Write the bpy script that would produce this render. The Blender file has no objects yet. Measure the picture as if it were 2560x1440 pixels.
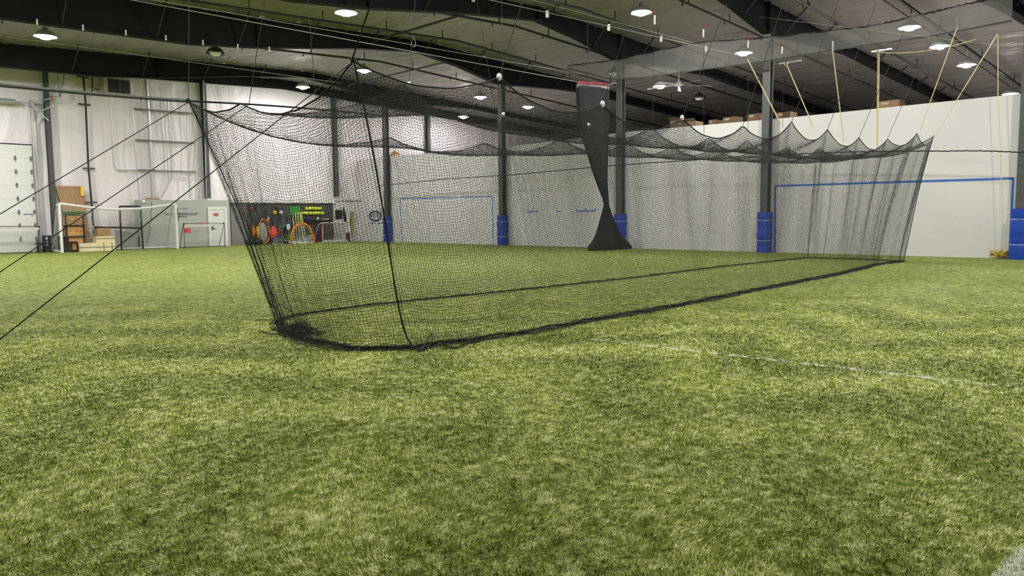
import bpy, math, random
import numpy as np
from mathutils import Vector, Matrix
random.seed(7); rng = np.random.default_rng(7)
sc = bpy.context.scene
COL = sc.collection

# ------------------------------------------------------------------ camera, world, exposure
F, CX, CY, H = 1900.0, 1280.0, 720.0, 1.5
def _basis():
    n = np.array([(1481 - CX) / F, (21090 - CY) / F, 1.0]); up = -n / np.linalg.norm(n)
    u = np.array([(-608 - CX) / F, (562 - CY) / F, 1.0]); u -= u.dot(up) * up; u /= np.linalg.norm(u)
    v = np.cross(u, up)
    if v[0] < 0: v = -v
    return np.stack([v, u, up])
M = _basis()                                   # camera (right, down, forward) -> world: x towards the white wall, y along it
cam = bpy.data.objects.new('camera', bpy.data.cameras.new('camera')); COL.objects.link(cam)
cam.data.sensor_width = 36.0; cam.data.lens = F / 2560 * 36.0; cam.data.clip_end = 300; cam.data.clip_start = 0.05
R3 = Matrix((tuple(M[0]), tuple(M[1]), tuple(M[2]))) @ Matrix(((1, 0, 0), (0, -1, 0), (0, 0, -1)))
cam.matrix_world = Matrix.Translation((0, 0, H)) @ R3.to_4x4()
sc.camera = cam
w = bpy.data.worlds.new('world'); sc.world = w; w.use_nodes = True
w.node_tree.nodes['Background'].inputs[0].default_value = (0.5, 0.52, 0.55, 1); w.node_tree.nodes['Background'].inputs[1].default_value = 0.05
sc.view_settings.view_transform = 'Standard'; sc.view_settings.look = 'None'; sc.view_settings.gamma = 1.0
sc.view_settings.use_curve_mapping = False; sc.view_settings.exposure = 1.32
sc.cycles.max_bounces = 5; sc.cycles.diffuse_bounces = 3; sc.cycles.glossy_bounces = 2; sc.cycles.transmission_bounces = 2
sc.cycles.transparent_max_bounces = 10; sc.cycles.caustics_reflective = False; sc.cycles.caustics_refractive = False
LAMP_STRENGTH = 235.0

def P(px, py, ax, val):                        # the point of the plane ax = val that the photograph shows at (px, py)
    d = M @ np.array([(px - CX) / F, (py - CY) / F, 1.0]); i = 'xyz'.index(ax)
    return np.array([0, 0, H]) + d * ((val - (0, 0, H)[i]) / d[i])
def G(px, py): return P(px, py, 'z', 0.0)

# ------------------------------------------------------------------ the hall's measures
XW, YE = 28.75, 43.5                            # face of the white wall, face of the insulated end wall
X0, Y0, X1 = -13.0, -13.0, 54.0
FR = [7.4, 14.48, 21.63, 29.49, 40.0]           # roof frames
RIDGE = 23.5
def zr(x): return np.where(np.asarray(x) < RIDGE, 9.95 - 0.04 * (RIDGE - np.asarray(x)), 9.95 - 0.055 * (np.asarray(x) - RIDGE))
ZB = np.array([(-13, 7.7), (6, 8.06), (12.2, 8.15), (14.8, 8.4), (19.3, 9.02), (22.9, 9.4), (25.5, 9.06), (28.2, 8.5), (28.8, 8.5), (33, 8.74), (36, 8.8), (40, 8.55), (54, 7.8)])
def zb(x): return np.interp(x, ZB[:, 0], ZB[:, 1])

# ------------------------------------------------------------------ materials
def nodes(name):
    m = bpy.data.materials.new(name); m.use_nodes = True
    nt = m.node_tree; b = nt.nodes['Principled BSDF']
    return m, nt, b
def mat(name, c, rough=0.6, metal=0.0, var=0.0, scale=8.0, bump=0.0, bscale=40.0, alpha=1.0, stretch=None):
    m, nt, b = nodes(name)
    b.inputs['Base Color'].default_value = (*c, 1); b.inputs['Roughness'].default_value = rough; b.inputs['Metallic'].default_value = metal
    tc = nt.nodes.new('ShaderNodeNewGeometry')
    src = tc.outputs['Position']
    if stretch:
        mp = nt.nodes.new('ShaderNodeMapping'); mp.inputs['Scale'].default_value = stretch; nt.links.new(src, mp.inputs['Vector']); src = mp.outputs[0]
    if var:
        n = nt.nodes.new('ShaderNodeTexNoise'); n.inputs['Scale'].default_value = scale; n.inputs['Detail'].default_value = 5
        nt.links.new(src, n.inputs['Vector'])
        r = nt.nodes.new('ShaderNodeValToRGB')
        r.color_ramp.elements[0].position = 0.3; r.color_ramp.elements[1].position = 0.7
        r.color_ramp.elements[0].color = (*[max(0, x * (1 - var)) for x in c], 1); r.color_ramp.elements[1].color = (*[min(1, x * (1 + var)) for x in c], 1)
        nt.links.new(n.outputs['Fac'], r.inputs[0]); nt.links.new(r.outputs[0], b.inputs['Base Color'])
    if bump:
        n2 = nt.nodes.new('ShaderNodeTexNoise'); n2.inputs['Scale'].default_value = bscale; n2.inputs['Detail'].default_value = 4
        nt.links.new(src, n2.inputs['Vector'])
        bp = nt.nodes.new('ShaderNodeBump'); bp.inputs['Strength'].default_value = bump; bp.inputs['Distance'].default_value = 0.05
        nt.links.new(n2.outputs['Fac'], bp.inputs['Height']); nt.links.new(bp.outputs[0], b.inputs['Normal'])
    if alpha < 1: b.inputs['Alpha'].default_value = alpha
    return m
def emis(name, c, s):
    m, nt, b = nodes(name)
    b.inputs['Base Color'].default_value = (0.9, 0.9, 0.9, 1)
    b.inputs['Emission Color'].default_value = (*c, 1); b.inputs['Emission Strength'].default_value = s
    return m

STEEL = mat('charcoal_steel', (0.075, 0.078, 0.077), 0.5, var=0.15, scale=3)
STEELR = mat('dark_frame_paint', (0.012, 0.012, 0.012), 0.85, var=0.2, scale=1.5)
STEELR.node_tree.nodes['Principled BSDF'].inputs['Specular IOR Level'].default_value = 0.15
PIPE = mat('black_pipe', (0.015, 0.014, 0.014), 0.5)
GALV = mat('galvanised', (0.45, 0.46, 0.46), 0.4, metal=0.5, var=0.2, scale=20)
CHROME = mat('bright_metal', (0.75, 0.76, 0.78), 0.25, metal=0.9)
CABLE = mat('wire_cable', (0.42, 0.42, 0.4), 0.4, metal=0.3)
NET = mat('black_twine', (0.012, 0.012, 0.012), 0.75)
ROPE = mat('black_rope', (0.012, 0.012, 0.013), 0.8)
CORD = mat('thin_black_cord', (0.05, 0.05, 0.05), 0.7)
YROPE = mat('yellow_rope', (0.8, 0.68, 0.36), 0.7, var=0.25, scale=60)
YCOIL = mat('yellow_black_rope', (0.55, 0.38, 0.04), 0.7, var=0.9, scale=14)
WHITEP = mat('white_paint', (0.78, 0.78, 0.76), 0.4)
WHITEC = mat('white_cord', (0.75, 0.75, 0.73), 0.7)
DOORW = mat('white_door_skin', (0.72, 0.72, 0.7), 0.45, var=0.03, scale=3)
GREYW = mat('grey_painted_board', (0.42, 0.43, 0.4), 0.7, var=0.03, scale=2)
TAUPE = mat('taupe_board', (0.22, 0.205, 0.19), 0.7)
DARKW = mat('dark_grey_slat_board', (0.075, 0.075, 0.078), 0.6, var=0.2, scale=6)
WHITEW = mat('white_drywall', (0.66, 0.65, 0.64), 0.75, var=0.04, scale=0.6)
BLUE = mat('royal_blue_vinyl', (0.012, 0.06, 0.42), 0.35, var=0.15, scale=4, bump=0.25, bscale=9)
TAPE = mat('blue_tape', (0.03, 0.14, 0.55), 0.5)
NAVY = mat('navy_ink', (0.025, 0.02, 0.1), 0.6)
BLACKP = mat('black_plastic', (0.012, 0.012, 0.013), 0.5)
PLY = mat('plywood', (0.36, 0.22, 0.11), 0.7, var=0.25, scale=3, stretch=(6, 6, 0.8))
CRATE = mat('pine_crate', (0.62, 0.32, 0.11), 0.65, var=0.3, scale=6, stretch=(1.2, 1.2, 5))
CARD = mat('brown_cardboard', (0.4, 0.23, 0.12), 0.8, var=0.1, scale=5)
DARKCARD = mat('dull_cardboard', (0.13, 0.075, 0.035), 0.8, var=0.1, scale=4)
LOFTC = mat('dark_loft_cardboard', (0.17, 0.11, 0.06), 0.8)  # darker brown than the other cardboard, for the loft boxes
LOFTP = mat('dark_loft_plywood', (0.22, 0.13, 0.06), 0.7, var=0.2, scale=5)  # darker than the leaning plywood, for the loft crate
STRUT = mat('dull_zinc', (0.17, 0.17, 0.17), 0.6)
ROLLN = mat('rolled_grey_net', (0.11, 0.11, 0.108), 0.8)
CREAM = mat('cream_board', (0.78, 0.68, 0.42), 0.7, var=0.06, scale=6)
BEIGE = mat('beige_sheet_metal', (0.42, 0.36, 0.24), 0.5)
GREENT = mat('green_turf_scrap', (0.03, 0.12, 0.03), 0.9, var=0.5, scale=60)
RED = mat('red', (0.62, 0.02, 0.03), 0.5)
YELLOW = mat('yellow', (0.85, 0.62, 0.03), 0.5)
LIME = mat('lime_yellow', (0.72, 0.85, 0.05), 0.45)
PALEY = mat('pale_yellow', (0.75, 0.75, 0.25), 0.5)
ORANGE = mat('orange', (0.85, 0.3, 0.03), 0.5)
REDOR = mat('red_orange', (0.9, 0.1, 0.04), 0.55)
GREEN = mat('green_board', (0.04, 0.32, 0.03), 0.5)
GREENB = mat('green_mesh', (0.12, 0.4, 0.06), 0.6)
BLUEB = mat('blue_bag', (0.02, 0.06, 0.35), 0.6)
PALEB = mat('pale_blue', (0.4, 0.55, 0.6), 0.6)
MAROON = mat('maroon_net', (0.12, 0.03, 0.035), 0.7)
PINKN = mat('pinkish_net', (0.5, 0.38, 0.36), 0.8)
BROWN = mat('brown_leather', (0.15, 0.05, 0.03), 0.5)
AMBER = mat('amber_interior_light', (0.45, 0.38, 0.12), 0.6)  # yellowish light inside the doorway, put into the colour
PICT = mat('dark_picture', (0.03, 0.02, 0.018), 0.3, var=0.9, scale=9)
HEM = mat('red_white_hem', (0.22, 0.03, 0.04), 0.7)
GREYNET = mat('grey_mesh', (0.3, 0.3, 0.3), 0.7)
LENS = emis('lit_lens', (1.0, 0.975, 0.955), LAMP_STRENGTH)
LENSOFF = mat('unlit_lens', (0.8, 0.8, 0.78), 0.3)

def liner(name, c, rough, stretch, strength, scale, dist=0.08):
    m, nt, b = nodes(name)
    b.inputs['Base Color'].default_value = (*c, 1); b.inputs['Roughness'].default_value = rough
    g = nt.nodes.new('ShaderNodeNewGeometry'); mp = nt.nodes.new('ShaderNodeMapping'); mp.inputs['Scale'].default_value = stretch
    n = nt.nodes.new('ShaderNodeTexNoise'); n.inputs['Scale'].default_value = scale; n.inputs['Detail'].default_value = 6; n.inputs['Distortion'].default_value = 0.6
    bp = nt.nodes.new('ShaderNodeBump'); bp.inputs['Strength'].default_value = strength; bp.inputs['Distance'].default_value = dist
    nt.links.new(g.outputs['Position'], mp.inputs[0]); nt.links.new(mp.outputs[0], n.inputs['Vector'])
    nt.links.new(n.outputs['Fac'], bp.inputs['Height']); nt.links.new(bp.outputs[0], b.inputs['Normal'])
    return m
LINER = liner('white_vinyl_liner', (0.84, 0.795, 0.81), 0.36, (1, 1, 0.45), 1.0, 1.4, 0.16)
ROOFL = liner('roof_vinyl_liner', (0.275, 0.26, 0.243), 0.4, (1.8, 0.45, 1), 1.0, 1.5, 0.25)

def sheer(name, c, a):
    m, nt, b = nodes(name)
    b.inputs['Base Color'].default_value = (*c, 1); b.inputs['Roughness'].default_value = 0.9
    tr = nt.nodes.new('ShaderNodeBsdfTransparent'); mx = nt.nodes.new('ShaderNodeMixShader'); mx.inputs[0].default_value = a
    out = nt.nodes['Material Output']
    nt.links.new(tr.outputs[0], mx.inputs[1]); nt.links.new(b.outputs[0], mx.inputs[2]); nt.links.new(mx.outputs[0], out.inputs['Surface'])
    return m
SHEER = sheer('fine_grey_netting', (0.2, 0.195, 0.19), 0.5)
BLKSHEER = sheer('fine_black_netting', (0.012, 0.012, 0.012), 0.93)

def turf(name, tint_attr):
    m, nt, b = nodes(name); N, L = nt.nodes, nt.links
    b.inputs['Roughness'].default_value = 0.55
    try: b.inputs['Specular IOR Level'].default_value = 0.03
    except Exception: pass
    g = N.new('ShaderNodeNewGeometry')
    def noise(s, d, st=None):
        n = N.new('ShaderNodeTexNoise'); n.inputs['Scale'].default_value = s; n.inputs['Detail'].default_value = d
        mp = N.new('ShaderNodeMapping'); mp.inputs['Scale'].default_value = st or (1, 1, 0.02); L.new(g.outputs['Position'], mp.inputs[0])
        L.new(mp.outputs[0], n.inputs['Vector']); return n.outputs['Fac']
    def math_(op, a, bb):
        n = N.new('ShaderNodeMath'); n.operation = op
        for i, v in enumerate((a, bb)):
            if isinstance(v, (int, float)): n.inputs[i].default_value = v
            else: L.new(v, n.inputs[i])
        return n.outputs[0]
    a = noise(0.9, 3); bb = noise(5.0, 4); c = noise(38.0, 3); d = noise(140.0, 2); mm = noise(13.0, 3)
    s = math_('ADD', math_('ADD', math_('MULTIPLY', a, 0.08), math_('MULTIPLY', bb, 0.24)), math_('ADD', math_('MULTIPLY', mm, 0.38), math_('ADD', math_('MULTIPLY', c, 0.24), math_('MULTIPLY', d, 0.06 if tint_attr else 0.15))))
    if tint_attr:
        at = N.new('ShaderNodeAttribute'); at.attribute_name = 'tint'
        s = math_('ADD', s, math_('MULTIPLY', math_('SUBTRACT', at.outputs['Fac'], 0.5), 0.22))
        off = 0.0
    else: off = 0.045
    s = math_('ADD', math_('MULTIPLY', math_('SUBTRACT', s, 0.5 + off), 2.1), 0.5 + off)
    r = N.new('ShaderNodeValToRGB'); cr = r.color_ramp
    RC = [(0.15, 0.2, 0.01, 1), (1.0, 1.0, 0.58, 1), (0.44, 0.52, 0.05, 1), (0.8, 0.86, 0.22, 1)] if tint_attr else [(0.1, 0.135, 0.018, 1), (0.6, 0.66, 0.28, 1), (0.205, 0.245, 0.05, 1), (0.32, 0.37, 0.1, 1)]  # pale and dark clumps: sheen of leaning fibres put into the base colour
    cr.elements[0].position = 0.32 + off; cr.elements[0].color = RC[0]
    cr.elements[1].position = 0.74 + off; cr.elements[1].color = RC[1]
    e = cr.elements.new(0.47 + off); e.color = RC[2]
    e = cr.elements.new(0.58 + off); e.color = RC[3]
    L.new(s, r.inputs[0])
    # worn white field lines
    sep = N.new('ShaderNodeSeparateXYZ'); L.new(g.outputs['Position'], sep.inputs[0])
    col = r.outputs[0]
    def line(p, q, wd, amt, sc_, lo):
        nonlocal col
        p, q = np.array(p[:2]), np.array(q[:2]); t = (q - p) / np.linalg.norm(q - p); nrm = np.array([-t[1], t[0]]); cst = nrm.dot(p)
        dist = math_('ABSOLUTE', math_('SUBTRACT', math_('ADD', math_('MULTIPLY', sep.outputs[0], float(nrm[0])), math_('MULTIPLY', sep.outputs[1], float(nrm[1]))), float(cst)), 0)
        along = math_('ADD', math_('MULTIPLY', sep.outputs[0], float(t[0])), math_('MULTIPLY', sep.outputs[1], float(t[1])))
        a0, a1 = float(t.dot(p)), float(t.dot(q))
        mk = math_('MULTIPLY', math_('LESS_THAN', dist, wd), math_('MULTIPLY', math_('GREATER_THAN', along, min(a0, a1)), math_('LESS_THAN', along, max(a0, a1))))
        mk = math_('MULTIPLY', mk, math_('MULTIPLY', math_('GREATER_THAN', noise(sc_, 2), lo), amt))
        mx = N.new('ShaderNodeMix'); mx.data_type = 'RGBA'; L.new(mk, mx.inputs['Factor']); L.new(col, mx.inputs[6]); mx.inputs[7].default_value = (0.72, 0.76, 0.56, 1)
        col = mx.outputs[2]
    line(G(1480, 848), G(2330, 945), 0.045, 0.9, 9.0, 0.47)
    line(G(2330, 945), G(2700, 985), 0.04, 0.7, 9.0, 0.5)
    line(G(2500, 1460), G(2620, 1340), 0.05, 0.85, 20.0, 0.35)
    L.new(col, b.inputs['Base Color'])
    if tint_attr:                                                  # normals bent upwards brighten the fibres as if they faced the lamps
        vm = N.new('ShaderNodeVectorMath'); vm.operation = 'MULTIPLY_ADD'; L.new(g.outputs['Normal'], vm.inputs[0]); vm.inputs[1].default_value = (0.45, 0.45, 0.45); vm.inputs[2].default_value = (0, 0, 0.8)
        vn = N.new('ShaderNodeVectorMath'); vn.operation = 'NORMALIZE'; L.new(vm.outputs[0], vn.inputs[0]); L.new(vn.outputs[0], b.inputs['Normal'])
    if not tint_attr:
        bp = N.new('ShaderNodeBump'); bp.inputs['Strength'].default_value = 0.6; bp.inputs['Distance'].default_value = 0.03
        L.new(math_('ADD', math_('MULTIPLY', c, 0.6), d), bp.inputs['Height']); L.new(bp.outputs[0], b.inputs['Normal'])
    return m
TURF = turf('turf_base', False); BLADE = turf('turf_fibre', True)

# ------------------------------------------------------------------ mesh helpers
class MB:
    def __init__(s): s.v, s.f = [], []
    def add(s, v, f):
        o = len(s.v); s.v.extend([tuple(map(float, p)) for p in v]); s.f.extend([tuple(i + o for i in q) for q in f]); return s
    def box(s, a, b):
        x0, y0, z0 = np.minimum(a, b); x1, y1, z1 = np.maximum(a, b)
        return s.add([(x0, y0, z0), (x1, y0, z0), (x1, y1, z0), (x0, y1, z0), (x0, y0, z1), (x1, y0, z1), (x1, y1, z1), (x0, y1, z1)],
                     [(3, 2, 1, 0), (4, 5, 6, 7), (0, 1, 5, 4), (1, 2, 6, 5), (2, 3, 7, 6), (3, 0, 4, 7)])
    def bar(s, p, q, w, h=None, up=(0, 0, 1)):                    # square bar from p to q
        p, q = np.array(p, float), np.array(q, float); h = h or w
        t = (q - p) / max(1e-9, np.linalg.norm(q - p)); u = np.array(up, float)
        if abs(t.dot(u)) > 0.95: u = np.array([1.0, 0, 0])
        a = np.cross(t, u); a /= np.linalg.norm(a); b = np.cross(a, t)
        V = [c + a * i * w / 2 + b * j * h / 2 for c in (p, q) for i, j in ((-1, -1), (1, -1), (1, 1), (-1, 1))]
        return s.add(V, [(3, 2, 1, 0), (4, 5, 6, 7), (0, 1, 5, 4), (1, 2, 6, 5), (2, 3, 7, 6), (3, 0, 4, 7)])
    def tube(s, pts, r, n=8, closed=False):
        pts = np.array(pts, float); m = len(pts)
        rr = np.broadcast_to(np.array(r, float), (m,))
        T = np.roll(pts, -1, 0) - np.roll(pts, 1, 0) if closed else np.gradient(pts, axis=0)
        T /= np.maximum(1e-9, np.linalg.norm(T, axis=1))[:, None]
        ref = np.array([0, 0, 1.0]) if abs(T[0][2]) < 0.9 else np.array([1.0, 0, 0])
        a = np.cross(T[0], ref); a /= np.linalg.norm(a); V = []
        for k in range(m):
            a = a - a.dot(T[k]) * T[k]; a /= max(1e-9, np.linalg.norm(a)); b = np.cross(T[k], a)
            V += [pts[k] + rr[k] * (math.cos(t) * a + math.sin(t) * b) for t in np.arange(n) * 2 * math.pi / n]
        Fc = [(k * n + i, k * n + (i + 1) % n, (k + 1) % m * n + (i + 1) % n, (k + 1) % m * n + i) for k in range(m if closed else m - 1) for i in range(n)]
        if not closed: Fc += [tuple(range(n))[::-1], tuple((m - 1) * n + i for i in range(n))]
        return s.add(V, Fc)
    def lathe(s, prof, c=(0, 0, 0), n=20):                         # prof of (r, z)
        V = [(c[0] + r * math.cos(2 * math.pi * i / n), c[1] + r * math.sin(2 * math.pi * i / n), c[2] + z) for r, z in prof for i in range(n)]
        m = len(prof)
        Fc = [(k * n + i, k * n + (i + 1) % n, (k + 1) * n + (i + 1) % n, (k + 1) * n + i) for k in range(m - 1) for i in range(n)]
        Fc += [tuple(range(n))[::-1], tuple((m - 1) * n + i for i in range(n))]
        return s.add(V, Fc)
    def ball(s, c, r, n=14, sz=(1, 1, 1)):
        c = np.array(c); k = n // 2
        prof = [(max(1e-3, math.sin(math.pi * j / k)), -math.cos(math.pi * j / k)) for j in range(k + 1)]
        V = [(c[0] + r * sz[0] * q * math.cos(2 * math.pi * i / n), c[1] + r * sz[1] * q * math.sin(2 * math.pi * i / n), c[2] + r * sz[2] * z) for q, z in prof for i in range(n)]
        return s.add(V, [(j * n + i, j * n + (i + 1) % n, (j + 1) * n + (i + 1) % n, (j + 1) * n + i) for j in range(k) for i in range(n)])
    def prism(s, poly, d):                                         # poly of 3-D points pushed along d
        poly = [np.array(p, float) for p in poly]; d = np.array(d, float); n = len(poly)
        return s.add(poly + [p + d for p in poly], [tuple(range(n))[::-1], tuple(range(n, 2 * n))] + [(i, (i + 1) % n, n + (i + 1) % n, n + i) for i in range(n)])
    def build(s, name, m, parent=None, smooth=False):
        return raw(name, np.array(s.v), s.f, m, parent, smooth)
def gloc(o):
    l = Vector((0, 0, 0))
    while o: l += o.location; o = o.parent
    return np.array(l)
def raw(name, V, Fc, m, parent=None, smooth=False):
    V = np.asarray(V, float)
    if parent is not None: off = gloc(parent); loc = (0, 0, 0)
    else: lo, hi = V.min(0), V.max(0); off = np.array([(lo[0] + hi[0]) / 2, (lo[1] + hi[1]) / 2, lo[2]]); loc = off
    V = V - off
    me = bpy.data.meshes.new(name)
    if isinstance(Fc, np.ndarray):
        k = Fc.shape[1]; me.vertices.add(len(V)); me.vertices.foreach_set('co', V.ravel())
        me.loops.add(Fc.size); me.loops.foreach_set('vertex_index', Fc.ravel().astype(np.int32))
        me.polygons.add(len(Fc)); me.polygons.foreach_set('loop_start', (np.arange(len(Fc)) * k).astype(np.int32)); me.update(calc_edges=True); me.validate()
    else:
        me.from_pydata([tuple(p) for p in V], [], Fc); me.update()
    if smooth: me.polygons.foreach_set('use_smooth', np.ones(len(me.polygons), bool))
    me.materials.append(m)
    o = bpy.data.objects.new(name, me); COL.objects.link(o); o.location = loc
    if parent is not None: o.parent = parent
    return o
def tag(o, label, cat, group=None, kind=None):
    o['label'] = label; o['category'] = cat
    if group: o['group'] = group
    if kind: o['kind'] = kind
    return o
def thing(name, loc, label, cat, group=None, kind=None):
    o = bpy.data.objects.new(name, None); COL.objects.link(o); o.location = tuple(map(float, loc)); o.empty_display_size = 0.2
    return tag(o, label, cat, group, kind)
def struct(o): o['kind'] = 'structure'; return o
def net(Gd, r, parent, name, m=NET, rows=True, cols=True, jit=0.0):         # square-mesh netting on a grid of points (m, n, 3)
    Vs, Fs, o = [], [], 0
    if jit: Gd = Gd + rng.normal(0, jit, Gd.shape) + jit * 1.3 * np.sin(np.arange(Gd.shape[1])[None, :, None] * np.array([2.1, 1.3, .9]) + np.arange(Gd.shape[0])[:, None, None] * np.array([1.7, 2.3, 1.1]))
    du = np.gradient(Gd, axis=0); dv = np.gradient(Gd, axis=1); nn = np.cross(du, dv); nn /= np.maximum(1e-9, np.linalg.norm(nn, axis=2))[..., None]
    for ax in ((0,) if rows else ()) + ((1,) if cols else ()):
        A = Gd if ax == 0 else Gd.transpose(1, 0, 2); n2 = nn if ax == 0 else nn.transpose(1, 0, 2)
        T = np.gradient(A, axis=1); T /= np.maximum(1e-9, np.linalg.norm(T, axis=2))[..., None]
        B = np.cross(T, n2); p, q = A.shape[:2]
        ring = np.stack([A + r * (math.cos(t) * n2 + math.sin(t) * B) for t in (0.5, 0.5 + 2 * math.pi / 3, 0.5 + 4 * math.pi / 3)], 2)   # p,q,3,3
        idx = np.arange(p * q * 3).reshape(p, q, 3) + o
        a, b = idx[:, :-1], idx[:, 1:]
        Fs.append(np.stack([a, np.roll(a, -1, 2), np.roll(b, -1, 2), b], -1).reshape(-1, 4)); Vs.append(ring.reshape(-1, 3)); o += p * q * 3
    return raw(name, np.concatenate(Vs), np.concatenate(Fs), m, parent)
def sag(p, q, s, n=14):
    p, q = np.array(p, float), np.array(q, float); t = np.linspace(0, 1, n)[:, None]
    r = p + (q - p) * t; r[:, 2] -= s * 4 * (t * (1 - t))[:, 0]; return r
def smooth_noise(t, seed, k=6):
    r = np.random.default_rng(seed); y = 0
    for i in range(k): y = y + r.normal() / (i + 1) ** 0.7 * np.sin(t * (i + 1) * 1.7 + r.uniform(0, 6.28))
    return y * 0.4

# ------------------------------------------------------------------ floor, walls, ceiling
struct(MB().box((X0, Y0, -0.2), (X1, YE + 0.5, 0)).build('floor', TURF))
def grid_faces(m, n):
    i = np.arange(m * n).reshape(m, n); return np.stack([i[:-1, :-1], i[1:, :-1], i[1:, 1:], i[:-1, 1:]], -1).reshape(-1, 4)
# roof liner: sags between purlins, wrinkles along the building
xs = np.arange(X0, X1 + 0.01, 0.125); ys = np.arange(Y0, YE + 0.3, 0.3)
XX, YY = np.meshgrid(xs, ys, indexing='ij')
ph = np.cumsum(rng.normal(0, 0.25, len(ys)))[None, :] * 0.25
ZZ = zr(XX) + 0.03 - 0.05 * np.abs(np.sin(math.pi * XX / 1.52)) + 0.022 * np.sin(XX * 15 + 3 * np.sin(YY * 0.7) + ph) + 0.014 * np.sin(XX * 25 + 2.0 * np.sin(YY * 1.1 + XX) + ph * 2)
struct(raw('ceiling', np.stack([XX, YY, ZZ], -1).reshape(-1, 3), grid_faces(len(xs), len(ys))[:, ::-1], ROOFL, None, True))
struct(MB().prism([(X0, Y0, 0), (X0, Y0, zr(X0) + .3), (RIDGE, Y0, 10.3), (X1, Y0, zr(X1) + .3), (X1, Y0, 0)], (0, -0.3, 0)).build('wall_near', WHITEW))
struct(MB().box((X0 - 0.3, Y0, 0), (X0, YE, zr(X0) + .3)).build('wall_left', LINER))
struct(MB().box((X1, Y0, 0), (X1 + 0.3, YE, zr(X1) + .3)).build('wall_storage', TAUPE))
# insulated end wall with pleats and seams
xs = np.arange(X0, X1, 0.16); zs = np.linspace(0, 1, 46)
XX, TT = np.meshgrid(xs, zs, indexing='ij'); ZZ = TT * (zr(XX) + 0.1)
YY = YE + 0.035 * np.sin(XX * 2.1 + 0.8 * np.sin(ZZ * 0.8)) * np.sin(ZZ * 1.1 + XX * 0.4) + 0.03 * np.sin(XX * 7 + 1.6 * np.sin(ZZ * 1.3 + XX)) * (0.4 + 0.6 * np.sin(ZZ * 0.9 + XX * 0.7) ** 2) - 0.05 * np.abs(np.sin(math.pi * ZZ / 2.3)) ** 0.5 * 0.8
struct(raw('wall_far', np.stack([XX, YY + 0.12, ZZ], -1).reshape(-1, 3), grid_faces(len(xs), len(zs)), LINER, None, True))
# white wall along the column line
top = [(Y0, 5.22), (14, 5.24), (21.6, 5.36), (29.5, 5.22), (40, 5.42), (YE, 5.38)]
struct(MB().prism([(XW, Y0, 0)] + [(XW, YE, 0)] + [(XW, y, z) for y, z in top[::-1]], (0.18, 0, 0)).build('wall_right', WHITEW))
struct(MB().box((XW + 0.18, Y0, 4.75), (X1, YE, 4.95)).build('floor_mezzanine', TAUPE))

# ------------------------------------------------------------------ turf pile: fibres standing over the part of the field near the camera
NBL = 780000
d = 2.0 + (17.0 - 2.0) * rng.random(NBL) ** 1.45; an = math.pi / 4 + rng.uniform(-0.9, 0.9, NBL)
bx, by = d * np.sin(an), d * np.cos(an)
k = d / 4.0; hgt = rng.uniform(0.008, 0.019, NBL) * np.clip((17.5 - d) / 8, .12, 1); wid = 0.0019 * np.maximum(1, k) ** 0.95 * rng.uniform(0.7, 1.4, NBL)
lx = 0.6 * np.sin(bx * 3.1 + 2 * np.sin(by * 2.3)) + rng.normal(0, 0.55, NBL); ly = 0.5 * np.sin(by * 2.7 + 2 * np.sin(bx * 1.9)) + rng.normal(0, 0.55, NBL)
fa = rng.uniform(0, math.pi, NBL); base = np.stack([bx, by, np.zeros(NBL)], 1); wv = np.stack([np.cos(fa) * wid, np.sin(fa) * wid, np.zeros(NBL)], 1)
tipv = np.stack([lx * hgt, ly * hgt, hgt], 1)
V = np.stack([base - wv, base + wv, base + tipv], 1).reshape(-1, 3); V[:, 2] += 0.001
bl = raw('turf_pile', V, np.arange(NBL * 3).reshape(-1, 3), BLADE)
at = bl.data.attributes.new('tint', 'FLOAT', 'FACE'); at.data.foreach_set('value', rng.random(len(bl.data.polygons)).astype(np.float32))
tag(bl, 'short green artificial turf fibres covering the field', 'artificial grass', kind='stuff')

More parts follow.
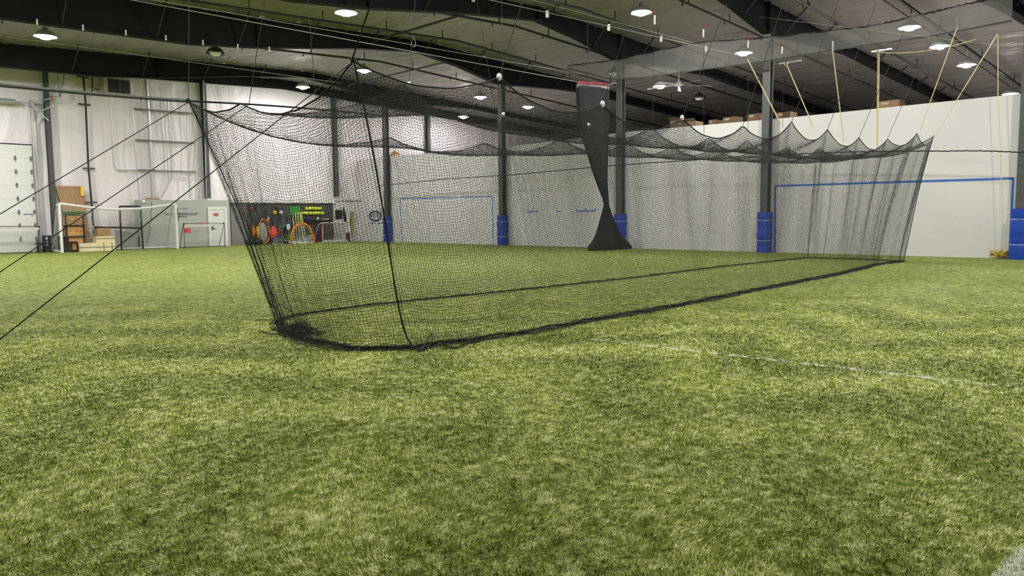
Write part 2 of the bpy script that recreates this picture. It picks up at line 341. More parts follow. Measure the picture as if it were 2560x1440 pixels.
# ------------------------------------------------------------------ steel frame
COLS = [(5.84, 'steel column at the right edge, beside the blue goal outline'), (14.48, 'steel column left of the blue goal outline on the white wall'),
        (21.63, 'steel column behind the tied black curtain'), (29.49, 'steel column between the small blue tape marks and the smaller goal outline'), (40.0, 'steel column right of the round wall logo')]
for y, lab in COLS:
    b = MB(); t = float(zr(28.5)) - 1.15
    b.box((28.35, y - .145, 0), (28.38, y + .145, t)); b.box((28.62, y - .145, 0), (28.65, y + .145, t)); b.box((28.38, y - .012, 0), (28.62, y + .012, t))
    o = struct(b.build('steel_column', STEEL)); tag(o, lab, 'column', 'columns along the white wall', 'structure')
def rafter(y, lab, dz=0.0, w=0.34, step=3.1, braces=True):
    r = thing('roof_rafter', (28.5, y, 8.5), lab, 'rafter', 'tapered rafters of the roof', 'structure')
    x = np.unique(np.concatenate([np.linspace(X0, X1, 90), ZB[:, 0], [RIDGE]])); x.sort(); lo, hi = zb(x) + dz, zr(x) + 0.0
    b = MB(); n = len(x)
    b.prism([(a, y - .01, c) for a, c in zip(x, lo)] + [(a, y - .01, c) for a, c in zip(x[::-1], hi[::-1])], (0, .02, 0)); b.build('web', STEELR, r)
    b = MB(); b.prism([(a, y - w / 2, c) for a, c in zip(x, lo)] + [(a, y - w / 2, c - .025) for a, c in zip(x[::-1], lo[::-1])], (0, w, 0)); b.build('bottom_flange', STEELR, r)
    for xx in (4.5, 14.8, 22.9, 28.3, 36, 45):
        a, c = zb(xx) + dz, float(zr(xx)) - .02
        MB().box((xx - .012, y - .15, a), (xx + .012, y + .15, c)).build('stiffener', STEELR, r)
    if braces:
        for xx in np.arange(1.6, 50, step):
            for sd in (-1, 1):
                MB().bar((xx, y + sd * .1, zb(xx) + dz + .03), (xx, y + sd * (0.35 + .75 * (float(zr(xx)) - zb(xx))), float(zr(xx)) - .02), .05).build('flange_brace', PIPE, r)
rafter(FR[0], 'dark tapered roof rafter crossing the top right corner')
rafter(FR[1], 'dark tapered rafter on the column left of the blue goal outline')
rafter(FR[2], 'dark tapered rafter on the column behind the tied black curtain')
rafter(FR[3], 'dark tapered rafter over the smaller blue goal outline, its haunch reaching the column')
rafter(FR[4], 'black tapered rafter nearest the insulated end wall', 0.22)
b = MB(); x = np.linspace(X0, X1, 60)
b.prism([(a, YE - .3, c - .55) for a, c in zip(x, zr(x))] + [(a, YE - .3, c) for a, c in zip(x[::-1], zr(x[::-1]))], (0, .12, 0))
struct(tag(b.build('end_beam', STEELR), 'dark beam along the top of the insulated end wall', 'beam', kind='structure'))
for px, lab, pz in ((123, 'tall dark steel post beside the overhead door and plywood', 0), (514, 'dark steel post above the grey room door', 2.7), (838, 'dark steel post above the equipment wall', 2.95), (1071, 'dark steel post rising behind the white wall', 4.95)):
    xx = P(px, 350, 'y', YE - .2)[0]
    b = MB(); t = float(zr(xx)) - .5; z0 = pz
    b.box((xx - .11, YE - .32, z0), (xx + .11, YE - .29, t)); b.box((xx - .11, YE - .02, z0), (xx + .11, YE + .01, t)); b.box((xx - .012, YE - .29, z0), (xx + .012, YE - .02, t))
    tag(b.build('end_wall_post', STEEL), lab, 'post', 'posts of the end wall', 'structure')

# ------------------------------------------------------------------ sprinkler pipes under the roof
def solve_y(px, py, drop):                                          # depth at which the ray meets the plane hanging drop under the roof
    z = 9.3
    for _ in range(30): q = P(px, py, 'z', z); z = 0.5 * z + 0.5 * (float(zr(q[0])) - drop)
    return P(px, py, 'z', z)
PIPES = [((890, 147), .38, .05, 'fifth'), ((1280, 140), .38, .05, 'fourth'), ((1415, 106), .38, .05, 'third black sprinkler pipe, in front of the curtain column'), ((1690, 110), .38, .05, ''), ((1782, 37), .38, .04, ''), ((2207, 120), .38, .055, ''), ((2380, 92), .38, .055, ''), ((2370, 110), .2, .025, '')]
PL = ['black sprinkler pipe in the bay before the end wall, passing the peak of the cage', 'black sprinkler pipe crossing above the middle of the batting cage', 'black sprinkler pipe meeting the curtain column top from the left',
      'black sprinkler pipe just right of the curtain column rafter', 'black sprinkler pipe tucked under the rafter left of the tall grey column', 'black sprinkler pipe crossing above the yellow ropes', 'thick black sprinkler pipe running down to the right edge',
      'thin conduit beside the sprinkler pipe over the yellow ropes']
for ((px, py), dr, r, _), lab in zip(PIPES, PL):
    q = solve_y(px, py, dr); y = q[1]
    p = thing('sprinkler_pipe', (q[0], y, q[2]), lab, 'pipe', 'sprinkler pipes under the roof')
    pp = MB().tube([(X0 + .1, y, float(zr(X0)) - dr), (RIDGE, y, 9.95 - dr), (X1 - .2, y, float(zr(X1)) - dr)], r, 8).build('pipe', PIPE, p)
    if r > .03:
        for xx in np.arange(0.8, 50, 3.05):
            z = float(zr(xx)) - dr
            MB().bar((xx, y, z - .16), (xx, y, z), .035).lathe([(.05, -.17), (.02, -.15)], (xx, y, z), 8).build('sprinkler_head', PIPE, pp)
            if xx % 2 < 1.2: MB().bar((xx + .4, y, z), (xx + .4, y, z + dr + .02), .03).build('hanger', PIPE, pp)
for x, ya, yb, lab in ((20.2, 21.9, 29.3, 'black cross pipe between the middle rafters above the cage'), (25.6, 29.8, 39.7, 'black cross pipe spanning the bay before the end wall')):
    z = float(zr(x)) - .42
    tag(MB().tube([(x, ya, z), (x, yb, z)], .05).build('cross_pipe', PIPE), lab, 'pipe')

# ------------------------------------------------------------------ lamps
def lamp(p, lab, lit=True):
    x, y, z = p
    h = thing('high_bay_light', p, lab, 'ceiling light', 'round high-bay lights')
    MB().lathe([(.27, 0), (.4, -.15), (.405, -.145), (.29, .03), (.19, .09), (.1, .13), (.07, .22), (.03, .24)], p, 20).build('housing', BLACKP if not lit else GALV, h, True)
    b = MB(); n = 16
    b.lathe([(.07, -.25), (.16, -.225), (.235, -.16), (.268, -.06), (.268, .0)], p, n).build('lens', LENS if lit else LENSOFF, h)
    MB().tube([(x, y, z + .23), (x, y, float(zr(x)) + .0)], .012, 5).build('hanger_rod', GALV, h)
LP = [((113, 82), 'lit lamp above the overhead door side, leftmost in the picture'), ((865, 22), 'lit lamp at the top, left of the cage peak'), ((910, 170), 'lit lamp just right of the cage peak'), ((757, 212), 'lit lamp left of the cage peak, in front of the end wall'),
      ((1201, 237), 'lit lamp left of the column with the smaller goal outline'), ((1320, 262), 'lit lamp low behind the cage, right of that column'), ((1158, 287), 'smallest lit lamp, low over the back of the hall'), ((1603, 22), 'lit lamp at the top, right of the black curtain'),
      ((1650, 210), 'lit lamp beside the ceiling fan'), ((1859, 125), 'lit lamp just left of the tall grey column'), ((2274, 60), 'lit lamp at top right, first of the row towards the corner'), ((2350, 108), 'lit lamp at right, second of the row towards the corner'),
      ((2417, 155), 'lit lamp at right, third of the row towards the corner'), ((2526, 228), 'lit lamp at the right edge just above the white wall')]
for (px, py), lab in LP: lamp(solve_y(px, py, 0.75), lab)
for (px, py), lab in (((538, 125), 'unlit round lamp under the roof above the end wall'), ((1535, 177), 'unlit round lamp just left of the curtain column top'), ((1748, 240), 'unlit round lamp below the ceiling fan')): lamp(solve_y(px, py, 0.7), lab, False)
for x, y, lab in ((8.3, 23.5, 'lit lamp high over the field left of the cage'), (5.5, 38.0, 'lit lamp in front of the overhead door'), (1.5, 34, 'lit lamp high beyond the left edge'), (1.5, 23.5, 'lit lamp high beyond the left edge, nearer'),
                  (15.2, 16.4, 'lit lamp high over the middle of the cage'), (22.6, 9.6, 'lit lamp high over the far end of the cage'), (23, 2.0, 'lit lamp high beyond the right edge'), (8.0, 14.5, 'lit lamp high over the near end of the cage'), (7.6, 2.6, 'added lamp out of view, brightening the near right field'), (1.6, 8.6, 'added lamp out of view, brightening the field near the guy lines'), (15, 2.5, 'lit lamp high beyond the right edge, nearer')):  # near right field and guy line lamps are added to brighten the turf
    lamp((x, y, float(zr(x)) - .75), lab)
q = P(1697, 207, 'z', 8.2); q = solve_y(1697, 212, 1.0)
f = thing('ceiling_fan', q, 'white ceiling fan with long narrow blades hanging right of the curtain column', 'fan')
MB().lathe([(.1, -.08), (.2, -.05), (.22, .03), (.12, .1), (.06, .2), (.035, .25)], q, 16).build('motor', WHITEP, f, True)
MB().tube([q + [0, 0, .2], (q[0], q[1], float(zr(q[0])))], .03).build('downrod', WHITEP, f)
for k in range(5):
    a = k * 2 * math.pi / 5 + 0.55; u = np.array([math.cos(a), math.sin(a), -.04]); v = np.array([-math.sin(a), math.cos(a), .25])
    MB().prism([q + u * .18 - v * .05, q + u * 1.75 - v * .09, q + u * 1.75 + v * .09, q + u * .18 + v * .05], (0, 0, .015)).build('blade', WHITEP, f)

# ------------------------------------------------------------------ column pads
for (y, _), nm in zip(COLS, ('at the right edge beside the rope coil', 'left of the large blue goal outline', 'right behind the black curtain', 'right of the smaller goal outline', 'right of the round wall logo')):
    p = thing('column_pad', (28.5, y, 0), 'royal blue vinyl pad strapped around the column ' + nm, 'pad', 'blue column pads')
    b = MB(); r = .3; ring = [(-.225, -.2), (-.2, -.225), (.17, -.225), (.19, -.2), (.19, .2), (.17, .225), (-.2, .225), (-.225, .2)]
    zs = np.linspace(0, 1.6, 17); V = []
    for i, z in enumerate(zs):
        s = 1.0 + .035 * math.sin(z * 9 + y) + (-.05 if min(abs(z - .48), abs(z - 1.28)) < .06 else 0.02)
        V += [(28.5 + a * s, y + c * s, z) for a, c in ring]
    n = 8; b.add(V, [(k * n + i, k * n + (i + 1) % n, (k + 1) * n + (i + 1) % n, (k + 1) * n + i) for k in range(16) for i in range(n)] + [tuple(16 * n + i for i in range(n))]); b.build('cover', BLUE, p)
    for z in (.48, 1.28):
        MB().tube([(28.5 + a * 1.01, y + c * 1.01, z + .01 * math.sin(5 * a)) for a, c in ring], .011, 5, True).build('strap', WHITEC, p)

# ------------------------------------------------------------------ marks on the white wall
def strip(mb, pts, wd=.05, x=XW):
    for p, q in zip(pts[:-1], pts[1:]): mb.bar((x - .003, p[1], p[2]), (x - .003, q[1], q[2]), wd, .006, up=(1, 0, 0))
def outline(pix, lab, wd): b = MB(); strip(b, [P(*p, 'x', XW) for p in pix], wd); tag(b.build('tape_outline', TAPE), lab, 'tape marking')
outline([(1937, 632), (1938, 465), (2533, 446), (2524, 641)], 'large blue tape goal outline on the white wall', .07)
outline([(1006, 604), (1000, 497), (1231, 491), (1233, 612)], 'smaller blue tape goal outline on the wall behind the cage', .05)
def ticks(base, tk, lab):
    b = MB(); strip(b, [P(*p, 'x', XW) for p in base], .055)
    for a, c in tk: strip(b, [P(*a, 'x', XW), P(*c, 'x', XW)], .04)
    tag(b.build('tape_mark', TAPE), lab, 'tape marking')
ticks([(1318, 530), (1346, 529)], [((1320, 530), (1320, 522)), ((1332, 530), (1332, 519)), ((1344, 529), (1344, 520))], 'blue tape mark with three ticks, left one on the wall')
ticks([(1391, 529), (1401, 529)], [], 'short blue tape dash between the two ticked marks')
ticks([(1441, 528), (1489, 527)], [((1442, 528), (1442, 523)), ((1464, 528), (1464, 519)), ((1488, 527), (1488, 521))], 'wide blue tape mark with three ticks beside the black curtain')
c = P(938, 540, 'x', XW); 
lg = thing('wall_logo', c, 'round navy logo with block letters painted on the white wall', 'logo')
rx, rz = abs(P(926, 540, 'x', XW)[1] - P(955, 540, 'x', XW)[1]) / 2, .3
tt = np.linspace(0, 2 * math.pi, 40, endpoint=False)
MB().tube([(XW - .004, c[1] + rx * math.cos(t), c[2] + rz * math.sin(t)) for t in tt], .05, 6, True).build('ring', NAVY, lg)
def text(s, name, loc, size, m, rot, parent=None, align='CENTER', ext=.004, sx=1.0):
    cu = bpy.data.curves.new(name, 'FONT'); cu.body = s; cu.size = size; cu.extrude = ext; cu.align_x = align; cu.align_y = 'CENTER'; cu.offset = 0.004 * size; cu.resolution_u = 3
    o = bpy.data.objects.new(name, cu); COL.objects.link(o); o.data.materials.append(m); o.scale = (sx, 1, 1); o.rotation_euler = rot
    loc = np.array(loc, float)
    if parent is not None: o.parent = parent; loc = loc - gloc(parent)
    o.location = tuple(loc); return o
def to_mesh(o, w_=None):
    bpy.context.view_layer.update()
    if w_: o.scale[0] = w_ / o.dimensions.x
    me = bpy.data.meshes.new_from_object(o.evaluated_get(bpy.context.evaluated_depsgraph_get())); n = bpy.data.objects.new('tmp', me); COL.objects.link(n)
    n.parent = o.parent; n.location = o.location; n.rotation_euler = o.rotation_euler; n.scale = o.scale; nm = o.name; bpy.data.objects.remove(o); n.name = nm; return n
RW = (math.pi / 2, 0, -math.pi / 2)                                # faces -x, reads left to right towards -y
RE = (math.pi / 2, 0, 0)                                           # faces -y
to_mesh(text('ROX', 'letters', (XW - .006, c[1], c[2] + .02), .36, NAVY, RW, lg, sx=1.35))
for k in range(7):
    if k != 3: MB().box((XW - .004, c[1] + .62 - k * .21, c[2] - .5), (XW, c[1] + .48 - k * .21, c[2] - .44)).build('caption', BLACKP, lg)
# dark braided rope line and its sag along the columns
q = [P(px, py, 'x', 27.95) for px, py in ((2546, 381), (2470, 377), (2235, 378), (2060, 381), (1920, 390), (1720, 401), (1540, 413), (1400, 426), (1280, 437), (1110, 448), (975, 462))]
Yq = np.array([p[1] for p in q]); Zq = np.array([p[2] for p in q]); yy = np.arange(5.7, 40.2, .03)
b = MB(); b.tube(np.stack([27.97 + .006 * np.sin(yy * 23), yy, np.interp(yy, Yq, Zq) + .006 * np.sin(yy * 29 + 3 * np.sin(yy)) + .012 * smooth_noise(yy * 3, 5)], 1), .019 + .011 * np.abs(smooth_noise(yy * 9, 11)), 6)
tag(b.build('braided_net_rope', ROPE), 'long dark braided rope of rolled netting strung from column to column', 'rope')
for a, c in (((2545, 378), 5.88),): pass

# ------------------------------------------------------------------ fine grey divider netting gathered under the roof in front of the columns
up = [(2640, -35), (2440, 5), (2180, 65), (1920, 94), (1740, 107), (1655, 125), (1542, 150), (1405, 166)]
lo = [(2640, 32), (2560, 46), (2330, 90), (2100, 122), (1920, 152), (1740, 175), (1600, 195), (1530, 198), (1405, 168)]
U = [P(*p, 'x', 27.75) for p in up]; Lw = [P(*p, 'x', 27.75) for p in lo]
ys = np.linspace(6.2, 24.2, 90); zu = np.interp(ys, [p[1] for p in U], [p[2] for p in U]); zl = np.interp(ys, [p[1] for p in Lw], [p[2] for p in Lw])
dn = thing('divider_net', (27.75, 14, 7.4), 'sheer grey divider netting gathered in a band under the roof above the white wall', 'netting')
T = np.linspace(0, 1, 8); Gd = np.stack([np.stack([27.75 + .05 * np.sin(ys * 5 + t * 4), ys, zl + (zu - zl) * t], 1) for t in T])
raw('netting', Gd.reshape(-1, 3), grid_faces(8, 90), SHEER, dn, True)
MB().tube(np.stack([np.full_like(ys, 27.75), ys, zl], 1), .035, 6).build('bottom_rope', STEEL, dn)
yf = np.arange(6.2, 24.2, .04); MB().tube(np.stack([27.75 + .02 * np.sin(yf * 31), yf, np.interp(yf, ys, zu) + .012 * np.sin(yf * 23)], 1), .018 + .012 * np.abs(np.sin(yf * 17)), 5).build('top_rope', ROPE, dn)

# ------------------------------------------------------------------ batting cage
SIDE_TOP = [(4.5, 3.13), (6.63, 3.22), (8.68, 3.09), (10.75, 3.07), (12.75, 3.1), (14.75, 3.33), (16.6, 3.33), (18.5, 3.28), (20.5, 3.38), (22.95, 3.7), (24.4, 3.74)]
LX0, LX1 = 4.52, 24.6
def yA(x): return np.interp(x, [4.3, 14, 24.6], [6.88, 6.95, 7.3])
def yB(x): return np.interp(x, [4.1, 24.6], [10.1, 10.75])
nx, ny = 531, 86
gx = np.linspace(0, 1, nx); gy = np.linspace(0, 1, ny)
AX, AY = np.meshgrid(gx, gy, indexing='ij')
TX = LX0 + (LX1 - LX0) * AX - .42 * AY * (1 - AX); TY = yA(TX) * (1 - AY) + yB(TX) * AY
def scallop(xq, pk, sg):                                           # rope hung between peaks
    xp = np.array([p[0] for p in pk]); zp = np.array([p[1] for p in pk]); zq = np.interp(xq, xp, zp); sg = np.broadcast_to(np.array(sg, float), (len(xp) - 1,))
    i = np.clip(np.searchsorted(xp, xq, side='right') - 1, 0, len(xp) - 2); u = np.clip((xq - xp[i]) / (xp[i + 1] - xp[i]), 0, 1)
    return zq - sg[i] * 4 * u * (1 - u)
xg = LX0 + (LX1 - LX0) * gx
eN = scallop(xg, [(4.52, 3.13)] + SIDE_TOP[1:-1] + [(24.6, 3.74)], [.2, .25, .27, .27, .28, .3, .28, .28, .25, .3])
eB = scallop(xg, [(4.52, 3.04), (7.7, 2.8), (9.8, 2.85), (11.9, 3.08), (14.2, 3.15), (16, 3.2), (18, 3.3), (20.2, 3.35), (22.4, 3.45), (24.6, 3.6)], [.3, .2, .22, .25, .25, .25, .25, .25, .25])
e0 = scallop(gy, [(0, 3.13), (.63, 2.9), (1, 3.04)], [.3, .12]); e1 = scallop(gy, [(0, 3.74), (.5, 3.45), (1, 3.6)], [.2, .2])
eM = scallop(xg, [(4.52, float(e0[ny // 2])), (6.6, 3.33), (8.6, 3.0), (10.5, 3.12), (12.5, 3.22), (14.7, 3.15), (16.4, 3.22), (18.6, 3.2), (20.6, 3.3), (22.6, 3.4), (24.6, float(e1[ny // 2]))], [.15, .25, .22, .25, .28, .25, .25, .25, .25, .2])
jm = ny // 2; TZ = np.zeros((nx, ny))
for j0, j1, za, zb_ in ((0, jm, eN, eM), (jm, ny - 1, eM, eB)):
    n_ = j1 - j0; z = za[:, None] + (zb_ - za)[:, None] * np.linspace(0, 1, n_ + 1); z[0] = e0[j0:j1 + 1] + (za[0] - e0[j0]) * np.linspace(1, 0, n_ + 1); z[-1] = e1[j0:j1 + 1]
    hx, hy = 20.3 / (nx - 1), 3.3 / (ny - 1); ax_, ay_ = 1 / hx ** 2, 1 / hy ** 2
    for _ in range(1500): z[1:-1, 1:-1] = (ax_ * (z[2:, 1:-1] + z[:-2, 1:-1]) + ay_ * (z[1:-1, 2:] + z[1:-1, :-2]) - .85) / (2 * ax_ + 2 * ay_)
    TZ[:, j0:j1 + 1] = z
cage = thing('batting_cage', (14.5, 9, 0), 'long black net batting cage hung from cords on the green turf', 'batting cage')
TOP = np.stack([TX, TY, TZ + .004 * np.sin(AX * 900 + AY * 60)], -1)
NR = .0022
net(TOP, NR, cage, 'top_net', jit=.0014)
nz = 84; t = np.linspace(0, 1, nz)
# near side: gathered to the floor rope
xb = np.array([5.2, 6.9, 8.7, 10.8, 14.4, 19.2, 23.4, 25.2]); ybn = np.array([6.95, 6.8, 6.9, 6.97, 7.3, 7.7, 8.3, 8.2])
sx = TOP[:, 0, 0]; ss = (sx - sx[0]) / (sx[-1] - sx[0])
def side(topc, bx_, by_, seed, amp):
    out = np.zeros((nx, nz, 3)); kk = np.ones(105) / 105; lin = np.convolve(np.pad(topc[:, 2], 52, mode='edge'), kk, 'valid')
    for j, tt_ in enumerate(t):
        f = tt_ ** .9
        p = np.stack([bx_, by_, np.zeros(nx)], 1) * (1 - f) + topc * f
        p[:, 2] = topc[:, 2] * f + (1 - f) * .02
        p[:, 2] += .85 * (topc[:, 2] - lin) * math.sin(math.pi * f) ** .5
        p[:, 1] += amp * (1 - f) ** .5 * f * (np.sin(ss * 60 + seed) + .6 * np.sin(ss * 131 + 2 * seed + 2 * f)) + .25 * f * (1 - f) * (-1 if seed < 2 else 1) * -1
        p[:, 0] += .03 * math.sin(math.pi * f) * np.sin(ss * 47 + seed)
        out[:, j] = p
    return out
bxn = 5.2 + (25.2 - 5.2) * ss; SN = side(TOP[:, 0], bxn, np.interp(bxn, xb, ybn), 1, .05); net(SN, NR, cage, 'side_net', jit=.0014)
bxf = 4.95 + (25.5 - 4.95) * ss; SF = side(TOP[:, -1], bxf, np.interp(bxf, [4.95, 5.25, 5.8, 7.3, 10.9, 15, 19.7, 25.5], [9.35, 10.15, 10.65, 10.95, 10.85, 10.9, 11.3, 11.35]), 3, .05); net(SF, NR, cage, 'side_net', jit=.0014)
# near end, bowed out towards the camera at the floor
endp = np.array([(5.2, 6.95)] + [tuple(G(*p)[:2]) for p in ((985, 876), (920, 879), (850, 876), (775, 862), (725, 845))] + [tuple(G(694, 826)[:2])])
eL = np.concatenate([[0], np.cumsum(np.linalg.norm(np.diff(endp, axis=0), axis=1))]); eL /= eL[-1]
def endnet(topc, bot, n, seed, amp, fold):
    out = np.zeros((n, nz, 3)); u = np.linspace(0, 1, n)
    tp = np.stack([np.interp(u, np.linspace(0, 1, len(topc)), topc[:, k]) for k in range(3)], 1)
    for j, f in enumerate(t):
        p = np.concatenate([bot * (1 - f) + tp[:, :2] * f, (tp[:, 2] * f + .02 * (1 - f))[:, None]], 1)
        p[:, 2] += (tp[:, 2] - 2.9) * math.sin(math.pi * f) * .3
        p[:, 0] += amp * f * (1 - f) * 4 * np.sin(math.pi * u) * .5 + fold * (.3 + .7 * (1 - f)) * (np.sin(u * 52 + seed) + .7 * np.sin(u * 97 + 1)) * min(1, 6 * f)
        p[:, 1] += fold * .6 * np.sin(u * 71 + f * 2)
        out[:, j] = p
    return out
ub = np.linspace(0, 1, ny); botn = np.stack([np.interp(ub, eL, endp[:, k]) for k in (0, 1)], 1)
EN = endnet(TOP[0], botn, ny, 1, -.25, .012); net(EN, NR, cage, 'end_net', jit=.0014)
farp = np.stack([np.interp(ub, [0, .5, 1], [25.2, 25.5, 25.5]), np.interp(ub, [0, 1], [8.2, 11.35])], 1)
EF = endnet(TOP[-1], farp, ny + 24, 2, .15, .035) if False else endnet(TOP[-1], np.stack([np.interp(np.linspace(0, 1, 96), ub, farp[:, k]) for k in (0, 1)], 1), 96, 2, .15, .035)
net(EF, NR, cage, 'end_net', jit=.0014)
# netting lying in rolls along the floor
def skirt(path, wdt, seed, hgt=.06, n=7):
    path = np.array(path); L = np.concatenate([[0], np.cumsum(np.linalg.norm(np.diff(path, axis=0), axis=1))]); m = int(L[-1] / .045); s = np.linspace(0, L[-1], m)
    C = np.stack([np.interp(s, L, path[:, k]) for k in (0, 1)], 1); Tn = np.gradient(C, axis=0); Tn /= np.linalg.norm(Tn, axis=1)[:, None]; Nn = np.stack([Tn[:, 1], -Tn[:, 0]], 1)
    out = np.zeros((m, n, 3)); wd = wdt * (.75 + .5 * smooth_noise(s * 1.3, seed + 9))
    for j in range(n):
        f = j / (n - 1); off = wd * (f - .35) + .04 * smooth_noise(s * 7, seed + j)
        out[:, j, :2] = C + Nn * off[:, None] + Tn * (.05 * smooth_noise(s * 5, seed + 20 + j))[:, None]
        out[:, j, 2] = .012 + np.abs(hgt * smooth_noise(s * 4, seed + 40 + j)) * (1 - .6 * f)
    return net(out, NR, cage, 'floor_fold')
skirt(np.stack([bxn[::8], np.interp(bxn[::8], xb, ybn)], 1), .26, 1, .06, 9)
skirt(np.stack([bxn[::8], np.interp(bxn[::8], xb, ybn)], 1), .18, 3, .09, 7)
skirt(np.stack([bxf[::8], np.interp(bxf[::8], [4.95, 5.25, 5.8, 7.3, 10.9, 15, 19.7, 25.5], [9.35, 10.15, 10.65, 10.95, 10.85, 10.9, 11.3, 11.35])], 1), -.25, 2, .08, 8)
skirt(botn - [.02, 0], .34, 4, .05, 12); skirt(botn[54:] + [.25, .1], .4, 6, .14, 12); skirt(botn + [.12, 0], .24, 8, .08, 8); skirt(botn[58:] + [.35, .15], .3, 12, .2, 9)
skirt(farp, .4, 5, .08, 9)
def spline(p, k=6):
    p = np.array(p, float); e = np.vstack([2 * p[0] - p[1], p, 2 * p[-1] - p[-2]]); o = []
    for i in range(1, len(e) - 2):
        a, b_, c_, d_ = e[i - 1:i + 3]
        for t_ in np.arange(k) / k: o.append(.5 * (2 * b_ + (c_ - a) * t_ + (2 * a - 5 * b_ + 4 * c_ - d_) * t_ ** 2 + (3 * b_ - a - 3 * c_ + d_) * t_ ** 3))
    return np.array(o + [p[-1]])
def ropeo(pts, r, name, nz_=0.0): return MB().tube(pts, r, 6).build(name, ROPE, cage)
ropeo(TOP[::3, 0], .010, 'edge_rope'); ropeo(TOP[::3, -1], .008, 'edge_rope'); ropeo(TOP[0, ::2], .010, 'edge_rope'); ropeo(TOP[-1, ::3], .010, 'edge_rope')
ropeo(TOP[::3, ny // 2], .006, 'ridge_rope')
q0 = P(884, 152, 'y', 6.9); f = np.linspace(0, 1, 18)
cr = [P(px, py, 'y', yv) for (px, py), yv in zip(((884, 152), (905, 240), (927, 350), (945, 450), (962, 550), (980, 670), (993, 750), (1012, 830), (1030, 868)), np.linspace(6.85, 7.0, 9))]; cr[-1] = G(1030, 868) + [0, 0, .02]
ropeo(spline(cr), .009, 'corner_rope')
cl = [P(px, py, 'y', yv) for (px, py), yv in zip(((472, 252), (552, 425), (600, 535), (642, 660), (680, 765)), np.linspace(10.05, 10.5, 5))] + [G(700, 778) + [0, 0, .12], G(722, 790) + [0, 0, .1], G(746, 800) + [0, 0, .03], G(752, 815) + [0, 0, .02], G(735, 830) + [0, 0, .02], G(712, 832) + [0, 0, .02]]
ropeo(spline(cl), .008, 'corner_rope')
ropeo(EF[0, ::4], .012, 'corner_rope'); ropeo(EF[4, ::4] + [0, 0, 0], .01, 'corner_rope'); ropeo(EF[-1, ::4], .008, 'corner_rope')
for k in (30, 58, 80): ropeo(EF[k, ::4], .006, 'lacing_rope')
b1 = np.stack([bxn, np.interp(bxn, xb, ybn) + .05 * smooth_noise(bxn * 4, 3), .03 + .015 * np.abs(smooth_noise(bxn * 9, 4))], 1); ropeo(b1[::3], .011, 'bottom_rope')
b2 = np.stack([bxf, np.interp(bxf, [4.95, 5.25, 5.8, 7.3, 10.9, 15, 19.7, 25.5], [9.35, 10.15, 10.65, 10.95, 10.85, 10.9, 11.3, 11.35]) + .04 * smooth_noise(bxf * 4, 7), .03 + 0 * bxf], 1); ropeo(b2[::3], .011, 'bottom_rope')
b3 = np.concatenate([botn + [.12, 0], np.full((ny, 1), .03)], 1); b3[:, 0] += .05 * smooth_noise(np.linspace(0, 12, ny), 9); ropeo(b3, .011, 'bottom_rope')
ropeo(np.concatenate([farp, np.full((ny, 1), .03)], 1), .010, 'bottom_rope')
lk = [G(1030, 868), G(1052, 880), G(1075, 852), G(1082, 855), G(1070, 875), G(1050, 876), G(1090, 862), G(1108, 860), G(1125, 870), G(1140, 874), G(1160, 865), G(1200, 858)]
ropeo(spline(np.array(lk) + [[0, 0, .02 + .05 * (i in (2, 3))] for i in range(12)]), .009, 'loose_rope_end')
ropeo(spline([G(637, 806) + [0, 0, .03], G(655, 803) + [0, 0, .02], G(676, 805) + [0, 0, .03], G(700, 808) + [0, 0, .04]]), .007, 'loose_rope_end')
ropeo(spline([G(648, 832) + [0, 0, .03], G(672, 837) + [0, 0, .02], G(700, 840) + [0, 0, .03], G(760, 842) + [0, 0, .06], G(810, 842) + [0, 0, .05]]), .007, 'loose_rope_end')
for p_ in (TOP[0, 0], TOP[0, -1]): MB().ball(p_ + [0, 0, .01], .035, 10).build('knot', ROPE, cage)

# ------------------------------------------------------------------ cords that carry the cage
ordn = ['at the tall near corner of', 'second along the near top edge of', 'third along the near top edge of', 'fourth along the near top edge of', 'fifth along the near top edge of', 'sixth along the near top edge of', 'seventh along the near top edge of', 'eighth along the near top edge of', 'ninth along the near top edge of', 'tenth along the near top edge of', 'at the far corner of']
NC = [((884, 150), (930, 0)), ((1247, 196), (1307, 0)), ((1506, 262), (1587, 0)), ((1705, 296), (1817, 12)), ((1855, 315), (1960, 0)), ((1979, 305), (2097, 0)), ((2074, 323), (2192, 7)), ((2155, 344), (2265, 67)), ((2232, 347), (2325, 105)), None, None]
def cordobj(p, q, r, m, name, lab, cat='cord', grp=None, clip=None):
    c = thing(name, p, lab, cat, grp)
    MB().tube([p, (np.array(p) + q) / 2, q], r, 5).build('line', m, c)
    if clip is not None: MB().ball(p, .035, 8, (1, 1, 1.5)).build('snap_clip', clip, c)
    return c
for i, e in enumerate(NC):
    if e is None: continue
    xp, zp = SIDE_TOP[i]; p = np.array([xp, float(yA(xp)), zp]); q = P(*e[1], 'x', xp)
    if q[2] > zr(xp) - .1: q = p + (q - p) * ((float(zr(xp)) - .1 - p[2]) / (q[2] - p[2]))
    cordobj(p, q, 0.0055 if i else .009, CORD if i else ROPE, 'suspension_line', 'thin dark cord %s the batting cage' % ordn[i], grp='cords lifting the near top edge of the cage', clip=WHITEP if i in (1, 2, 3) else None)
